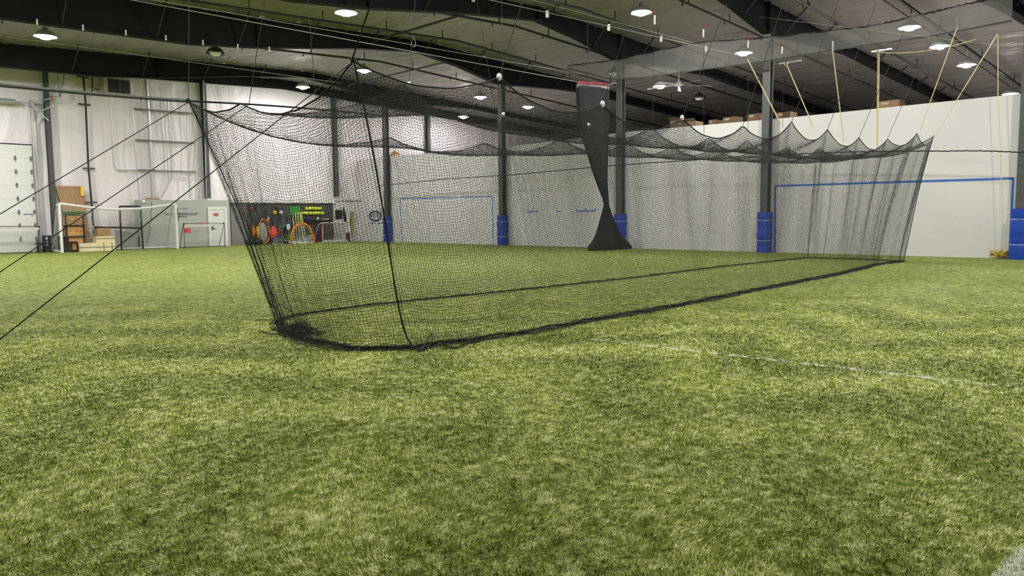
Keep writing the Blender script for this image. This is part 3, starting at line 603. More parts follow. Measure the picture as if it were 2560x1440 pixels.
MC = [((472, 250), (472, 0), 'y', 10.05, 'back near corner'), ((622, 262), (662, 0), 'x', 4.33, 'middle of the near end'), ((1022, 212), (1038, 0), 'y', 8.6, 'first ridge peak'), ((1258, 287), (1254, 0), 'y', 8.75, 'second ridge peak'), ((1472, 314), (1468, 0), 'y', 8.8, 'third ridge peak, before the black curtain'),
      ((1631, 304), (1636, 32), 'y', 8.8, 'fourth ridge peak, right of the curtain column'), ((1760, 335), (1759, 67), 'y', 8.9, 'fifth ridge peak'), ((1870, 337), (1871, 96), 'y', 8.9, 'sixth ridge peak, left of the tall grey column'), ((1957, 320), (1956, 112), 'y', 9.0, 'seventh ridge peak, right of the tall grey column'),
      ((790, 247), (769, 0), 'y', 10.1, 'back top edge left of the tall peak'), ((1240, 285), (1192, 0), 'y', 10.2, 'back top edge in the middle')]
for a, c, ax, v, lab in MC:
    p, q = P(*a, ax, v), P(*c, ax, v)
    cord = cordobj(p, q, .0045, CORD, 'suspension_line', 'vertical cord holding the cage at the %s' % lab, grp='vertical cords over the cage', clip=CHROME if a[0] in (1022, 1472, 1258) else None)
    if c[1] > 20: MB().ball(q, .03, 8).build('red_hook', RED, cord); MB().bar(q - [0, 0, .05], q - [0, 0, .22], .025).build('carabiner', CHROME, cord)
b = MB(); q = P(1033, 112, 'y', 8.6); tag(b.tube([q + [0, 0, .12], q + [.02, -.02, .05], q + [.025, -.025, 0], q + [.01, -.01, -.03], q + [-.015, .015, -.02], q + [-.02, .02, .03], q + [0, 0, .12]], .006, 5).build('wire_loop', CHROME), 'small bright wire loop hanging above the first ridge peak', 'wire loop')
YR = [((1868, 147), (1952, 310), 7.2, 'yellow rope running from the lamp past the tall grey column'), ((1966, 160), (2034, 318), 7.3, 'yellow rope slanting down just right of the tall grey column'), ((2082, 130), (2110, 355), 7.4, 'nearly upright yellow rope, third from the tall grey column'),
      ((2195, 130), (2192, 372), 7.5, 'doubled upright yellow rope from the pulley to the cage'), ((2393, 68), (2300, 326), 7.2, 'pale rope slanting to the tenth peak of the cage'), ((2494, 85), (2337, 340), 7.3, 'long yellow rope slanting to the far corner of the cage')]
for a, c, v, lab in YR:
    p = P(*c, 'y', v); q = P(*a, 'x', p[0]) ; o = thing('yellow_rope', p, lab, 'rope', 'yellow ropes at the far end')
    MB().tube([p, (p + q) / 2, q], .012, 6).build('rope', YROPE, o)
    if a[0] == 2195: MB().tube([p + [.06, 0, 0], q + [.1, 0, 0]], .01, 6).build('rope', YROPE, o)
    if a[0] in (1966, 2195): MB().bar(q + [-.05, .15, .02], q + [.1, -.3, .05], .03).ball(q, .05, 8).build('pulley', CHROME, o)
    elif a[0] in (2082, 2393): MB().bar(q, q + [0, 0, .25], .04).build('hook', CHROME, o)
p4 = P(2196, 131, 'x', P(2192, 372, 'y', 7.5)[0]); p5 = P(2440, 98, 'x', p4[0] + .5)
tag(MB().tube(sag(p4, p5, .12), .013, 6).build('yellow_rope', YROPE), 'yellow rope running level from the pulley towards the right lamps', 'rope')
hr = [P(px, py, 'x', XW - .35) for px, py in ((2495, 85), (2495, 240), (2500, 360), (2505, 480), (2511, 641))]
tag(MB().tube(hr, .013, 6).build('hanging_yellow_rope', YROPE), 'thin yellow rope hanging down the white wall to the coil', 'rope')
c = G(2511, 645); b = MB()
for k in range(9):
    a = np.linspace(0, 2 * math.pi, 16, endpoint=False); r1, r2 = random.uniform(.1, .24), random.uniform(.08, .16); ti = random.uniform(-.6, .6)
    b.tube([(c[0] - .6 + r1 * math.cos(t_) + .05 * math.sin(k), c[1] + r1 * math.sin(t_) + .12 * math.cos(k * 2), .05 + .02 * k + abs(r2 * math.sin(t_ + ti) * .7)) for t_ in a], .018, 5, True)
tag(b.build('rope_coil', YCOIL), 'tangled yellow and black rope heap at the foot of the white wall', 'rope')

# guy lines at the left
for (a, c, v, lab) in (((472, 255), (0, 535), 10.05, 'uppermost black guy line from the back near corner of the cage'), ((622, 262), (0, 680), 8.6, 'middle black guy line from the near end of the cage'), ((884, 153), (0, 848), 6.88, 'lowest black guy line from the tall cage corner to the floor at left')):
    p, q = P(*a, 'y', v), P(*c, 'y', v); d_ = (q - p); e_ = p + d_ * min((p[2] - .02) / (p[2] - q[2]), 2.6)
    tag(MB().tube([p, q, e_], .006 if v > 9 else .0052, 6).build('guy_line', ROPE), lab, 'guy line', 'guy lines of the cage')

# ------------------------------------------------------------------ overhead wire cables
def cable(a, c, ax, v, lab, r=.014, m=CABLE, ext=0.0, s=.0, clips=0):
    p, q = P(*a, ax, v), P(*c, ax, v); d_ = (q - p); p = p - d_ * ext
    o = thing('wire_cable', q, lab, 'cable', 'wire cables under the roof'); pts = sag(p, q, s); MB().tube(pts, r, 5).build('wire', m, o)
    for k in range(clips):
        cpt = p + (q - p) * (0.35 + .6 * k / max(1, clips)); MB().bar(cpt + [0, 0, .05], cpt - [0, 0, .13], .06).build('hanger_clip', WHITEP, o)
cable((640, 57), (1445, 205), 'y', 21.4, 'bright wire cable ending at the top of the black curtain', ext=1.2)
cable((640, 44), (1462, 187), 'y', 21.9, 'wire cable just above the one carrying the black curtain', r=.011, ext=1.0)
cable((1280, 12), (1905, 150), 'y', 14.3, 'bright wire cable with white clips running to the tall grey column', r=.014, ext=1.0, clips=6)
cable((1330, 0), (1735, 107), 'y', 14.0, 'thin wire cable meeting the divider netting', r=.01, ext=1.0)
cable((0, 89), (850, 207), 'y', 38.4, 'bright wire cable before the black rafter of the end wall', r=.02, ext=.15)
cable((0, 210), (475, 253), 'y', 12.4, 'grey rolled net line coming in from the left to the cage corner', r=.03, m=ROLLN, ext=.3, s=.02)
cable((475, 253), (960, 290), 'y', 12.4, 'dark rolled net line behind the top of the cage', r=.016, m=ROPE, s=-.03)
cable((1540, 0), (2540, 118), 'x', 27.6, 'thin wire cable under the ridge at upper right', r=.008)
for k, (px, py) in enumerate(((92, 48), (207, 62), (314, 75), (414, 88), (507, 100), (594, 110), (673, 117))):
    q = P(px, py, 'y', FR[3] - .2); tag(MB().bar(q, q + [0, 0, -.13], .045).ball(q - [0, 0, .15], .04, 8).build('rafter_clip', WHITEP), 'small white clip on the rafter edge, number %s from the left' % ('one two three four five six seven'.split()[k]), 'clip', 'white clips along the rafter')

# ------------------------------------------------------------------ black tied curtain
prof = [(213, 1443, 1521), (250, 1445, 1520), (300, 1449, 1519), (345, 1458, 1519), (385, 1471, 1518), (430, 1484, 1517), (465, 1496, 1517), (495, 1508, 1519), (507, 1511, 1519), (516, 1511, 1521), (540, 1505, 1529), (570, 1497, 1541), (592, 1490, 1551), (606, 1482, 1564), (614, 1474, 1572), (621, 1472, 1578)]
cu = thing('divider_curtain', (27.2, 21.35, 0), 'black netting curtain gathered and tied in the middle beside a column', 'curtain')
n = 44; V = []; ycur = 21.15
for k, (py, xa, xb_) in enumerate(prof):
    A, B = P(xa, py, 'y', ycur), P(xb_, py, 'y', ycur); zz = max(.015, A[2]); c0, hw = (A + B) / 2, abs(B[0] - A[0]) / 2
    dep = min(.32, .25 * hw + .05)
    for i in range(n):
        th = 2 * math.pi * i / n; rip = 1 + .1 * math.sin(th * 7 + k * .15)
        V.append((c0[0] + hw * math.cos(th), ycur + dep * math.sin(th) * rip + .035 * math.sin(i * 2.6), zz if k < len(prof) - 1 else .01))
MB().add(V, [(k * n + i, k * n + (i + 1) % n, (k + 1) * n + (i + 1) % n, (k + 1) * n + i) for k in range(len(prof) - 1) for i in range(n)]).build('net_folds', BLKSHEER, cu, True)
A, B = P(1515, 504, 'y', ycur), P(1515, 511, 'y', ycur); MB().tube([(A[0] + .13 * math.cos(t_), ycur + .12 * math.sin(t_), A[2]) for t_ in tt], .04, 6, True).build('tie', ROPE, cu)
A, B = P(1443, 206, 'y', ycur), P(1521, 211, 'y', ycur); MB().bar(A, B, .06, .12).build('red_hem', HEM, cu); MB().bar(A - [0, .01, .14], B - [0, .01, .14], .06, .12).build('white_hem', GREYNET, cu)
for k in range(14):
    q = A + (B - A) * (k + .5) / 14 - [0, .08, .25]; MB().tube([q + [.06 * math.cos(t_), 0, -.12 + .14 * math.sin(t_)] for t_ in tt[::4]], .012, 4, True).build('loop', ROPE, cu)
MB().tube([B, P(1540, 207, 'y', ycur)], .03, 6).build('turnbuckle', CHROME, cu)

# ------------------------------------------------------------------ loft boxes over the white wall
for (xa, ya, xb_, yb_), lab, m in (((1675, 303, 1699, 325), 'grey-brown cardboard box on the loft above the curtain column', LOFTC), ((1703, 306, 1739, 323), 'open cardboard carton on the loft left of the white clip', LOFTC), ((1771, 300, 1788, 316), 'small reddish box on the loft edge', DARKCARD),
                       ((1807, 294, 1839, 313), 'tilted brown carton on the loft near the tall grey column', DARKCARD), ((1868, 286, 1900, 306), 'brown carton on the loft right beside the tall grey column', DARKCARD), ((2196, 254, 2248, 275), 'long wooden crate on the loft above the large goal outline', LOFTP), ((1940, 282, 1975, 300), 'brown box on the loft just right of the tall grey column', DARKCARD)):
    A, B = P(xa, ya, 'x', XW + .55), P(xb_, yb_, 'x', XW + .55); A[2] = max(A[2], 5.3)
    bx_ = thing('loft_box', (A[0] + .3, (A[1] + B[1]) / 2, 4.95), lab, 'box', 'boxes on the loft'); MB().box((A[0], A[1], 4.95), (A[0] + .6, B[1], A[2])).build('carton', m, bx_)
    if m is LOFTC: MB().prism([(A[0], A[1], A[2]), (A[0], B[1], A[2]), (A[0] - .15, B[1], A[2] + .1), (A[0] - .15, A[1], A[2] + .1)], (0, 0, .01)).build('flap', m, bx_)
    else: MB().box((A[0] - .004, A[1] - .1, A[2] - .12), (A[0], (A[1] + B[1]) / 2, A[2] - .06)).build('tape', BEIGE, bx_)
A = P(985, 383, 'x', XW + .09)
for k in range(7): tag(MB().bar((A[0] - .04 + .03 * (k % 3), A[1] + .45 - .05 * k, 5.45 + .03 * k), (A[0] + .04, A[1] - .6 + .08 * k, 5.47 + .04 * k), .09, .03).build('lumber_board', CRATE), 'loose reddish board lying on the white wall top behind a column', 'board', 'boards on the wall top')

# ------------------------------------------------------------------ end wall: overhead door
yw = YE - .12
def W(px, py, y=yw): return P(px, py, 'y', y)
ztop = W(40, 362)[2]; xr = W(88, 520)[0]; xl = xr - 4.6
dr = thing('door_1', (xr - 2.3, yw, 0), 'wide white sectional overhead door at the left edge', 'overhead door', kind='structure')
zs = np.linspace(0.02, ztop, 9)
for k in range(8):
    b = MB(); b.box((xl, yw - .05, zs[k] + .003), (xr, yw, zs[k + 1] - .003)); dp_ = b.build('door_panel', DOORW, dr)
    for xx in (xr - .72, xr - .06, xr - 2.6):
        if k: MB().box((xx - .05, yw - .075, zs[k] - .09), (xx + .05, yw - .05, zs[k] + .09)).bar((xx, yw - .07, zs[k] - .13), (xx, yw - .07, zs[k] + .13), .03).build('hinge', STRUT, dp_)
MB().box((xl, yw - .02, ztop), (xr + .05, yw, ztop + .06)).build('header', PIPE, dr)
MB().bar((xr + .07, yw - .1, 0), (xr + .07, yw - .1, W(72, 262)[2]), .1, .06).build('vertical_track', GALV, dr)
MB().bar((xr + .22, yw - .05, 0), (xr + .22, yw - .05, W(85, 440)[2]), .05).build('angle_iron', GALV, dr)
tk = [(xr + .2, yw - .1, W(85, 440)[2]), (xr + .2, yw - .1, W(85, 310)[2])] + [(xr + .2 + .02, yw - .1 - .5 + .5 * math.cos(a), W(85, 310)[2] + .5 * math.sin(a)) for a in np.linspace(.2, 1.5, 6)] + [(xr + .3, yw - 3.2, W(85, 310)[2] + .55)]
MB().tube(tk, .035, 6).build('curved_track', GALV, dr)
zsft = W(60, 258)[2]; MB().tube([(xl, yw - .25, zsft), (xr + .1, yw - .25, zsft)], .025, 8).build('shaft', GALV, dr); MB().tube([(W(-40, 255)[0], yw - .25, zsft), (W(35, 257)[0], yw - .25, zsft)], .12, 14).build('torsion_spring', GALV, dr)
MB().box((xr, yw - .35, zsft - .14), (xr + .18, yw - .05, zsft + .14)).build('bearing_plate', GALV, dr)
for a, c in (((78, 258), (127, 246)), ((127, 246), (152, 240)), ((78, 262), (122, 302)), ((103, 178), (107, 255)), ((144, 180), (149, 240)), ((162, 182), (150, 240))): MB().bar(W(*a, yw - .4), W(*c, yw - .4), .06).build('bracket_arm', GALV, dr)
MB().box(W(126, 239, yw - .42), W(131, 251, yw - .36)).build('end_stop', RED, dr)
A, B = W(59, 535, yw - .05), W(82, 537, yw - .05); MB().box(A, B - [0, .004, 0]).build('label_strip', NAVY, dr); MB().box(W(79, 538.5, yw - .05), W(83, 541, yw - .05) - [0, .004, 0]).build('label_dot', BROWN, dr)

# ------------------------------------------------------------------ end wall fittings
def tubew(pix, r, name, m, lab, cat, y=YE - .1, grp=None): return tag(MB().tube([W(*p, y) for p in pix], r, 8).build(name, m), lab, cat, grp)
dp = thing('downpipe', W(232, 565, YE - .1), 'black square downpipe with wall brackets right of the plywood', 'pipe')
for a, c in (((208, 192), (214, 260)), ((214, 260), (221, 420)), ((221, 420), (229, 508)), ((229, 508), (236.5, 617))): MB().bar(W(*a, YE - .12), W(*c, YE - .12), .075).build('pipe_length', PIPE, dp)
for px, py in ((211, 261), (222, 421), (228, 506), (207, 192)): A = W(px, py, YE - .12); MB().box(A - [.28, .05, .04], A + [.28, .05, .04]).build('bracket', STEEL, dp)
for i, (a, c) in enumerate((((335, 272), (481, 284)), ((339, 350), (485, 358)), ((346, 425), (490, 430)))):
    tag(MB().bar(W(*a, YE - .15), W(*c, YE - .15), .09, .09).build('strut_channel', STRUT), ('topmost', 'middle', 'lowest')[i] + ' of three level grey strut channels on the insulated wall', 'strut channel', 'strut channels on the end wall')
grp = 'conduits on the end wall'
tubew([(275, 243), (280, 330), (284, 410), (288, 422), (296, 426), (345, 426)], .03, 'conduit', GALV, 'thin grey conduit bending towards the lowest strut channel', 'conduit', grp=grp)
tubew([(329, 245), (336, 350), (348, 497)], .03, 'conduit', GALV, 'upright conduit at the left ends of the strut channels', 'conduit', grp=grp)
tubew([(365, 200), (372, 300), (382, 497)], .085, 'conduit', GALV, 'thick grey upright pipe rising from the grey room roof', 'pipe', grp=grp)
tubew([(411, 250), (416, 350), (421, 452)], .02, 'conduit', GALV, 'thin upright conduit, first right of the thick pipe', 'conduit', grp=grp)
tubew([(420, 250), (425, 350), (430, 443), (402, 496)], .035, 'conduit', GALV, 'conduit that bends diagonally down to the grey room roof', 'conduit', grp=grp)
tubew([(464, 230), (468, 350), (471, 425)], .02, 'conduit', GALV, 'thin upright conduit near the right ends of the strut channels', 'conduit', grp=grp)
tubew([(390, 427), (455, 427), (466, 429), (472, 436), (474, 497)], .03, 'conduit', GALV, 'conduit bending down from the lowest strut to the grey room roof', 'conduit', y=YE - .2, grp=grp)
tubew([(508, 200), (512, 330), (516, 495)], .03, 'conduit', GALV, 'conduit running along the steel post above the grey door', 'conduit', y=YE - .4, grp=grp)
tubew([(230, 185), (231, 228), (238, 222), (254, 226)], .03, 'gas_pipe', PIPE, 'thin black gas pipe leading to the unit heater', 'pipe')
uh = thing('unit_heater', W(290, 230, YE - .6), 'beige louvred unit heater high on the end wall', 'heater')
A, B = W(254, 190, YE - .9), W(326, 238, YE - .9); C2 = W(270, 190, YE - .9)
MB().box((A[0] + .1, YE - .9, B[2]), (B[0], YE - .05, A[2])).build('casing', BEIGE, uh); gb = MB().box((C2[0] - .02, YE - .93, B[2] + .05), (B[0], YE - .9, A[2] - .1)).build('grille_back', PIPE, uh)
for k in range(9):
    z_ = B[2] + .1 + (A[2] - B[2] - .25) * k / 8; MB().prism([(C2[0], YE - .93, z_), (B[0] - .05, YE - .93, z_), (B[0] - .05, YE - .98, z_ - .04), (C2[0], YE - .98, z_ - .04)], (0, 0, .015)).build('louvre', STEEL, gb)
MB().box(((C2[0] + B[0]) / 2 - .03, YE - .99, B[2] + .05), ((C2[0] + B[0]) / 2 + .03, YE - .93, A[2] - .1)).build('mullion', STEEL, gb)
for xx in (A[0] + .3, B[0] - .2): MB().bar((xx, YE - .5, A[2]), (xx, YE - .5, float(zr(xx))), .04).build('hanger_rod', GALV, uh)

# ------------------------------------------------------------------ grey room with door
yg = YE - .5
A, B = P(345, 497, 'y', yg), P(573, 500, 'y', yg); zt = 2.62
struct(MB().box((A[0], yg, 0), (B[0], YE + .05, zt)).build('wall_grey_room', GREYW))
dx0, dx1 = P(526, 560, 'y', yg)[0], P(562, 560, 'y', yg)[0]; zd = 2.12
d2 = thing('door_2', ((dx0 + dx1) / 2, yg, 0), 'white six-panel door in the grey room wall with a red sign', 'door', kind='structure')
leaf = MB().box((dx0, yg - .03, .01), (dx1, yg - .005, zd)).build('door_leaf', DOORW, d2)
wd = dx1 - dx0
for i in range(2):
    for z0, z1 in ((.18, .8), (.95, 1.55), (1.68, 1.98)):
        xa = dx0 + wd * (.12 + .44 * i); b = MB(); xb_ = xa + wd * .32
        for p_, q_ in (((xa, z0), (xb_, z0)), ((xb_, z0), (xb_, z1)), ((xb_, z1), (xa, z1)), ((xa, z1), (xa, z0))): b.bar((p_[0], yg - .032, p_[1]), (q_[0], yg - .032, q_[1]), .03, .02, up=(0, 1, 0))
        b.box((xa + .05, yg - .04, z0 + .05), (xb_ - .05, yg - .03, z1 - .05)); b.build('panel_moulding', DOORW, leaf)
for a, c in (((dx0 - .06, 0), (dx0 - .06, zd)), ((dx1 + .06, 0), (dx1 + .06, zd)), ((dx0 - .12, zd + .06), (dx1 + .12, zd + .06))): MB().bar((a[0], yg - .03, a[1]), (c[0], yg - .03, c[1]), .12, .06, up=(0, 1, 0)).build('door_trim', WHITEP, d2)
MB().box((dx0 + .05, yg - .06, .95), (dx0 + .13, yg - .03, 1.2)).bar((dx0 + .09, yg - .07, 1.02), (dx0 + .28, yg - .07, 1.02), .03).build('door_handle', BLACKP, leaf)
A2, B2 = P(534, 533, 'y', yg - .04), P(546, 539.5, 'y', yg - .04); MB().box(A2, B2 - [0, .006, 0]).build('door_sign', mat('muted_red', (.45, .09, .07), .5), leaf)
MB().box((A2[0] + .12, yg - .04, B2[2] - .09), (B2[0] - .12, yg - .046, B2[2] - .02)).build('door_sticker', BROWN, leaf)
lt = thing('wall_lettering', P(452, 535, 'y', yg), 'black stencil slogan lettering on the grey room wall', 'lettering')
A2, B2 = P(409, 536, 'y', yg - .004), P(495, 536, 'y', yg - .004)
tx = text('"CATCH THEM BEING GOOD"', 'slogan', ((A2[0] + B2[0]) / 2, yg - .004, P(450, 535.5, 'y', yg)[2]), .2, BLACKP, RE, lt)
to_mesh(tx, B2[0] - A2[0])
A2, B2 = P(433, 542, 'y', yg), P(468, 542, 'y', yg); tx = text('ONE MISSION', 'second_line', ((A2[0] + B2[0]) / 2, yg - .004, P(450, 542, 'y', yg)[2]), .11, BLACKP, RE, lt)
to_mesh(tx, B2[0] - A2[0])
GL = mat('faint_grey_print', (.25, .25, .24), .7)
for (xa, xb_, py) in ((444, 451, 521), (453, 472, 521), (452, 456, 524), (458, 466, 524)): A2, B2 = P(xa, py, 'y', yg), P(xb_, py, 'y', yg); MB().box((A2[0], yg - .003, A2[2] - .025), (B2[0], yg, A2[2] + .025)).build('small_print', GL, lt)
c = P(358.5, 504.5, 'y', yg - .1); o = thing('dome_camera', c, 'small white dome camera on the grey room wall', 'camera'); MB().ball(c, .1, 12).build('dome', WHITEP, o, True); MB().box(c + [-.05, 0, -.04], c + [.05, .1, .04]).build('mount', WHITEP, o)
A, B = P(361, 497, 'y', yg + .05), P(402, 497, 'y', yg + .05)
tag(MB().prism([(A[0], yg + .02, zt), (B[0], yg + .02, zt), (B[0], yg + .5, zt + .1), (A[0] + .3, yg + .5, zt + .12)], (0, 0, .02)).build('cardboard_sheet', CARD), 'flattened cardboard sheet lying on the grey room roof', 'cardboard')
tag(MB().tube([(P(508, 497, 'y', yg + .1)[0] + k * .12, yg + .12, zt + .03 + .06 * math.sin(k * .5)) for k in range(7)], .02, 6).build('white_pipe', WHITEP), 'bent white pipe lying on the grey room roof below a post', 'pipe')
ln = [P(*p, 'y', yg - .03) for p in ((378, 505), (380, 518), (376, 532), (379, 545), (373, 560), (377, 574), (372, 590), (366, 607))]
tag(MB().tube(ln, .012, 5).build('loose_cable', PIPE), 'thin dark cable snaking down the grey room wall behind the goal', 'cable')

# ------------------------------------------------------------------ equipment wall
ye = YE - .25
A, B = P(576, 515, 'y', ye), P(832, 515, 'y', ye); C2 = P(616, 515, 'y', ye)
struct(MB().box((A[0], ye, 0), (C2[0], YE + .1, 2.5)).build('wall_taupe_panel', TAUPE)); struct(MB().box((C2[0], ye - .01, 0), (B[0], YE + .1, 2.5)).build('wall_equipment', DARKW))
struct(MB().box((A[0], ye - .12, 2.5), (B[0] + .1, YE + .1, 2.72)).bar((A[0], ye - .1, 2.8), (B[0], ye - .1, 2.8), .03).build('trim_1', WHITEP))
struct(MB().box((B[0], ye - .02, 0), (XW, YE + .1, 2.85)).build('wall_picture_bay', WHITEW))
b = MB().tube([P(576, 499, 'y', ye - .02), P(745, 503, 'y', ye - .02), P(910, 503, 'y', ye - .02)], .02, 5); tag(b.build('black_wire', PIPE), 'thin black wire along the top of the equipment wall', 'wire')
yo = ye - .12
def E(px, py, y=yo): return P(px, py, 'y', y)
def boxpx(mb, xa, ya, xb_, yb_, y0, y1): A_, B_ = E(xa, ya, y0), E(xb_, yb_, y0); return mb.box((A_[0], y0, max(0, B_[2])), (B_[0], y1, A_[2]))
tag(boxpx(MB(), 724, 516, 751, 537, ye - .04, ye - .01).build('green_board', GREEN), 'square green board on the dark equipment wall', 'board')
for (xa, xb_, ya, yb_), lab in (((762, 804, 519, 523), 'upper yellow shelf bar on the equipment wall'), ((753, 810, 530.5, 535), 'lower, longer yellow shelf bar on the equipment wall')): tag(MB().tube([E(xa, (ya + yb_) / 2), E(xa + 1, (ya + yb_) / 2), E(xb_ - 1, (ya + yb_) / 2), E(xb_, (ya + yb_) / 2)], [.03, .09, .09, .03], 8).build('foam_bar', LIME), lab, 'bar', 'yellow bars on the equipment wall')
for k, (xa, ya, xb_) in enumerate(((732.5, 535, 735), (738, 530, 741.5), (744, 531, 746), (749.5, 531, 752), (753, 534, 757))): tag(MB().tube([E(xa, ya), E(xb_, 590) * [1, 1, 0] + [0, -.1 * k, .03]], .035, 6).build('agility_pole', PALEY), ('leftmost', 'second', 'middle', 'fourth', 'rightmost')[k] + ' of five pale yellow poles leaning on the equipment wall', 'pole', 'yellow poles')
for (px, py), m, lab in (((686.7, 531.6), YELLOW, 'yellow ball high on the equipment wall'), ((693.7, 518.5), BROWN, 'brown ball above the yellow ball'), ((702, 531.5), WHITEP, 'white ball right of the yellow ball'), ((670, 546), WHITEP, 'small white ball above the orange strap'), ((807, 549), REDOR, 'orange cone ball on the wall ledge'), ((813, 548.6), GREENB, 'green ball on the wall ledge'), ((819, 548.6), YELLOW, 'small yellow ball on the wall ledge'), ((824, 547), BLUEB, 'blue ball at the end of the wall ledge')):
    tag(MB().ball(E(px, py), .13 if px < 705 and px != 670 else .085, 12).build('ball', m, None, True), lab, 'ball', 'balls on the equipment wall')
tag(boxpx(MB(), 761, 550.5, 830, 553, ye - .3, ye - .01).build('wall_shelf', BLACKP), 'narrow dark shelf under the yellow bars', 'shelf')
for k, (px, m) in enumerate(((769, BLUEB), (779, BROWN), (794, WHITEP))):
    q = E(px, 549, ye - .16); MB_ = MB().ball(q + [0, 0, .03], .1, 10, (1.1, .6, .6)).ball(q + [.05, 0, .1], .07, 8, (.7, .7, 1)); tag(MB_.build('shoe' if px < 790 else 'bottle', m, None, True), ('blue shoe on the narrow dark shelf', 'brown shoe on the narrow dark shelf', 'white squat bottle on the narrow dark shelf')[k], 'shoe' if px < 790 else 'bottle')
def bag(cx_, cy_, w_, h_, m, lab, strap=True, nm='net_bag'):
    c_ = E(cx_, cy_, ye - .2); sxx = abs(E(cx_ + w_ / 2, cy_)[0] - E(cx_ - w_ / 2, cy_)[0]) / 2; szz = abs(E(cx_, cy_ - h_ / 2)[2] - E(cx_, cy_ + h_ / 2)[2]) / 2
    o = thing(nm, c_, lab, 'bag', 'bags hanging on the equipment wall'); V = []; n_ = 14; K = 9
    for k in range(K + 1):
        f_ = k / K; rr = math.sin(math.pi * (f_ * .93 + .06)) ** .6 * (1.12 - .35 * f_)
        V += [(c_[0] + sxx * rr * math.cos(2 * math.pi * i / n_) * (1 + .06 * math.sin(3 * i + k)), c_[1] + .16 * rr * math.sin(2 * math.pi * i / n_), c_[2] - szz + 2 * szz * f_) for i in range(n_)]
    MB().add(V, [(k * n_ + i, k * n_ + (i + 1) % n_, (k + 1) * n_ + (i + 1) % n_, (k + 1) * n_ + i) for k in range(K) for i in range(n_)]).build('sack', m, o, True)
    if strap: MB().tube([c_ + [0, .05, szz * .95], c_ + [.03, .15, szz + .5]], .025, 5).build('strap', PIPE, o)
bag(633.5, 577, 9, 30, ORANGE, 'narrow orange bag at the left of the equipment wall'); bag(643.5, 580, 8, 30, YELLOW, 'narrow yellow bag beside the orange one')
bag(684, 582, 22, 34, REDOR, 'big red-orange mesh bag in the middle of the equipment wall'); bag(698, 581, 15, 32, MAROON, 'dark red mesh bag right of the red-orange one'); bag(719, 567, 14, 22, BLUEB, 'blue bag with white front hanging left of the poles'); bag(668, 552, 8, 12, ORANGE, 'small orange pouch above the white mesh bag')
c_ = E(721, 568, ye - .38); tag(MB().ball(c_, .16, 10, (.8, .2, 1.3)).build('white_bib', WHITEP, None, True), 'white bib tied over the blue bag', 'bib')
for i, (px, m, lab) in enumerate(((708, GREENB, 'green hoop'), (711, BLACKP, 'black hoop'), (714, GREENB, 'outer green hoop'))):
    c_ = E(px, 583, ye - .14 - .05 * i); tag(MB().tube([c_ + [.24 * math.cos(t_), .04 * math.sin(t_), .5 * math.sin(t_)] for t_ in tt], .04, 6, True).build('hoop', m), lab + ' hanging right of the dark red bag', 'hoop', 'hoops on the equipment wall')
hm = thing('hanging_mesh_goal', E(659, 577, ye - .2), 'white mesh sack in an orange rim hanging on the equipment wall', 'net')
c_ = E(659, 578, ye - .2); MB().tube([c_ + [.33 * math.cos(t_) * (1 - .25 * math.sin(t_)), -.05 * math.cos(t_), .72 * math.sin(t_)] for t_ in tt], .05, 6, True).build('rim', ORANGE, hm)
MB().ball(c_ + [0, .04, -.05], .3, 14, (.95, .25, 2.0)).build('mesh', mat('white_mesh_cloth', (.5, .48, .46), .8), hm, True)
for c_, r_, sz_, lab in ((E(631, 602, ye - .45), .25, (1.1, .7, .85), 'middle black duffel bag on the turf below the orange bag'), (E(646, 603, ye - .55), .22, (1.5, .7, .85), 'right black duffel bag on the turf, below the yellow bag'), (E(619.5, 604, ye - .5), .18, (1, .7, .9), 'small left black duffel bag at the end of the equipment wall')):
    c_[2] = r_ * sz_[2]; tag(MB().ball(c_, r_, 12, sz_).build('duffel_bag', BLACKP, None, True), lab, 'bag', 'black duffel bags')
tag(MB().ball(E(629, 522), .16, 10, (.8, .5, 1.2)).build('ball_glove', BROWN, None, True), 'brown leather glove at the top left of the equipment wall', 'glove'); tag(MB().tube([E(639, 514), E(640, 530)], .04, 6).build('ball_bat', BLACKP), 'black bat hanging beside the brown glove', 'bat'); tag(MB().tube([E(*q_, ye - .03) for q_ in ((646, 530), (643, 524), (638, 529), (637, 538))], .02, 5).build('wire_hook', GALV), 'bent grey wire hook below the black bat', 'hook')
def arch(x0, x1, xt, yt, yb_, r, m, lab, y=ye - .7, netm=None):
    A_, B_, C_ = E(x0, yb_, y), E(x1, yb_, y), E(xt, yt, y); A_[2] = B_[2] = .03; hw = (B_[0] - A_[0]) / 2; o = thing('popup_goal', ((A_[0] + B_[0]) / 2, y, 0), lab, 'goal', 'small goals at the equipment wall')
    arc = [(A_[0] + hw - hw * math.cos(a), y, .03 + (C_[2] - .03) * math.sin(a) ** .85) for a in np.linspace(0.001, math.pi - .001, 24)]
    MB().tube(arc, r, 7).build('arch', m, o); MB().tube([A_, B_], r * .6, 6).build('base_rod', WHITEP, o)
    if netm:
        Gd_ = np.array([[(A_[0] + hw - hw * s * math.cos(a), y + .5 * (1 - s), .03 + (C_[2] - .03) * s * math.sin(a) ** .85) for a in np.linspace(.001, math.pi - .001, 24)] for s in np.linspace(.05, 1, 10)]); net(Gd_, .006, o, 'netting', netm)
arch(728, 784, 759, 559, 606, .075, ORANGE, 'large orange arched pop-up goal before the yellow poles', ye - .7, WHITEC); arch(680, 709, 695, 590, 609, .045, BLUEB, 'small navy arched pop-up goal before the red-orange bag', ye - .9, WHITEC)
tag(boxpx(MB(), 757, 592, 772, 605, ye - .5, ye - .2).build('folded_cloth', PALEB), 'pale blue folded cloth behind the orange goal', 'cloth'); tag(boxpx(MB(), 773, 588, 780, 605, ye - .5, ye - .36).build('small_white_box', WHITEP), 'small white box behind the right side of the orange goal', 'box')
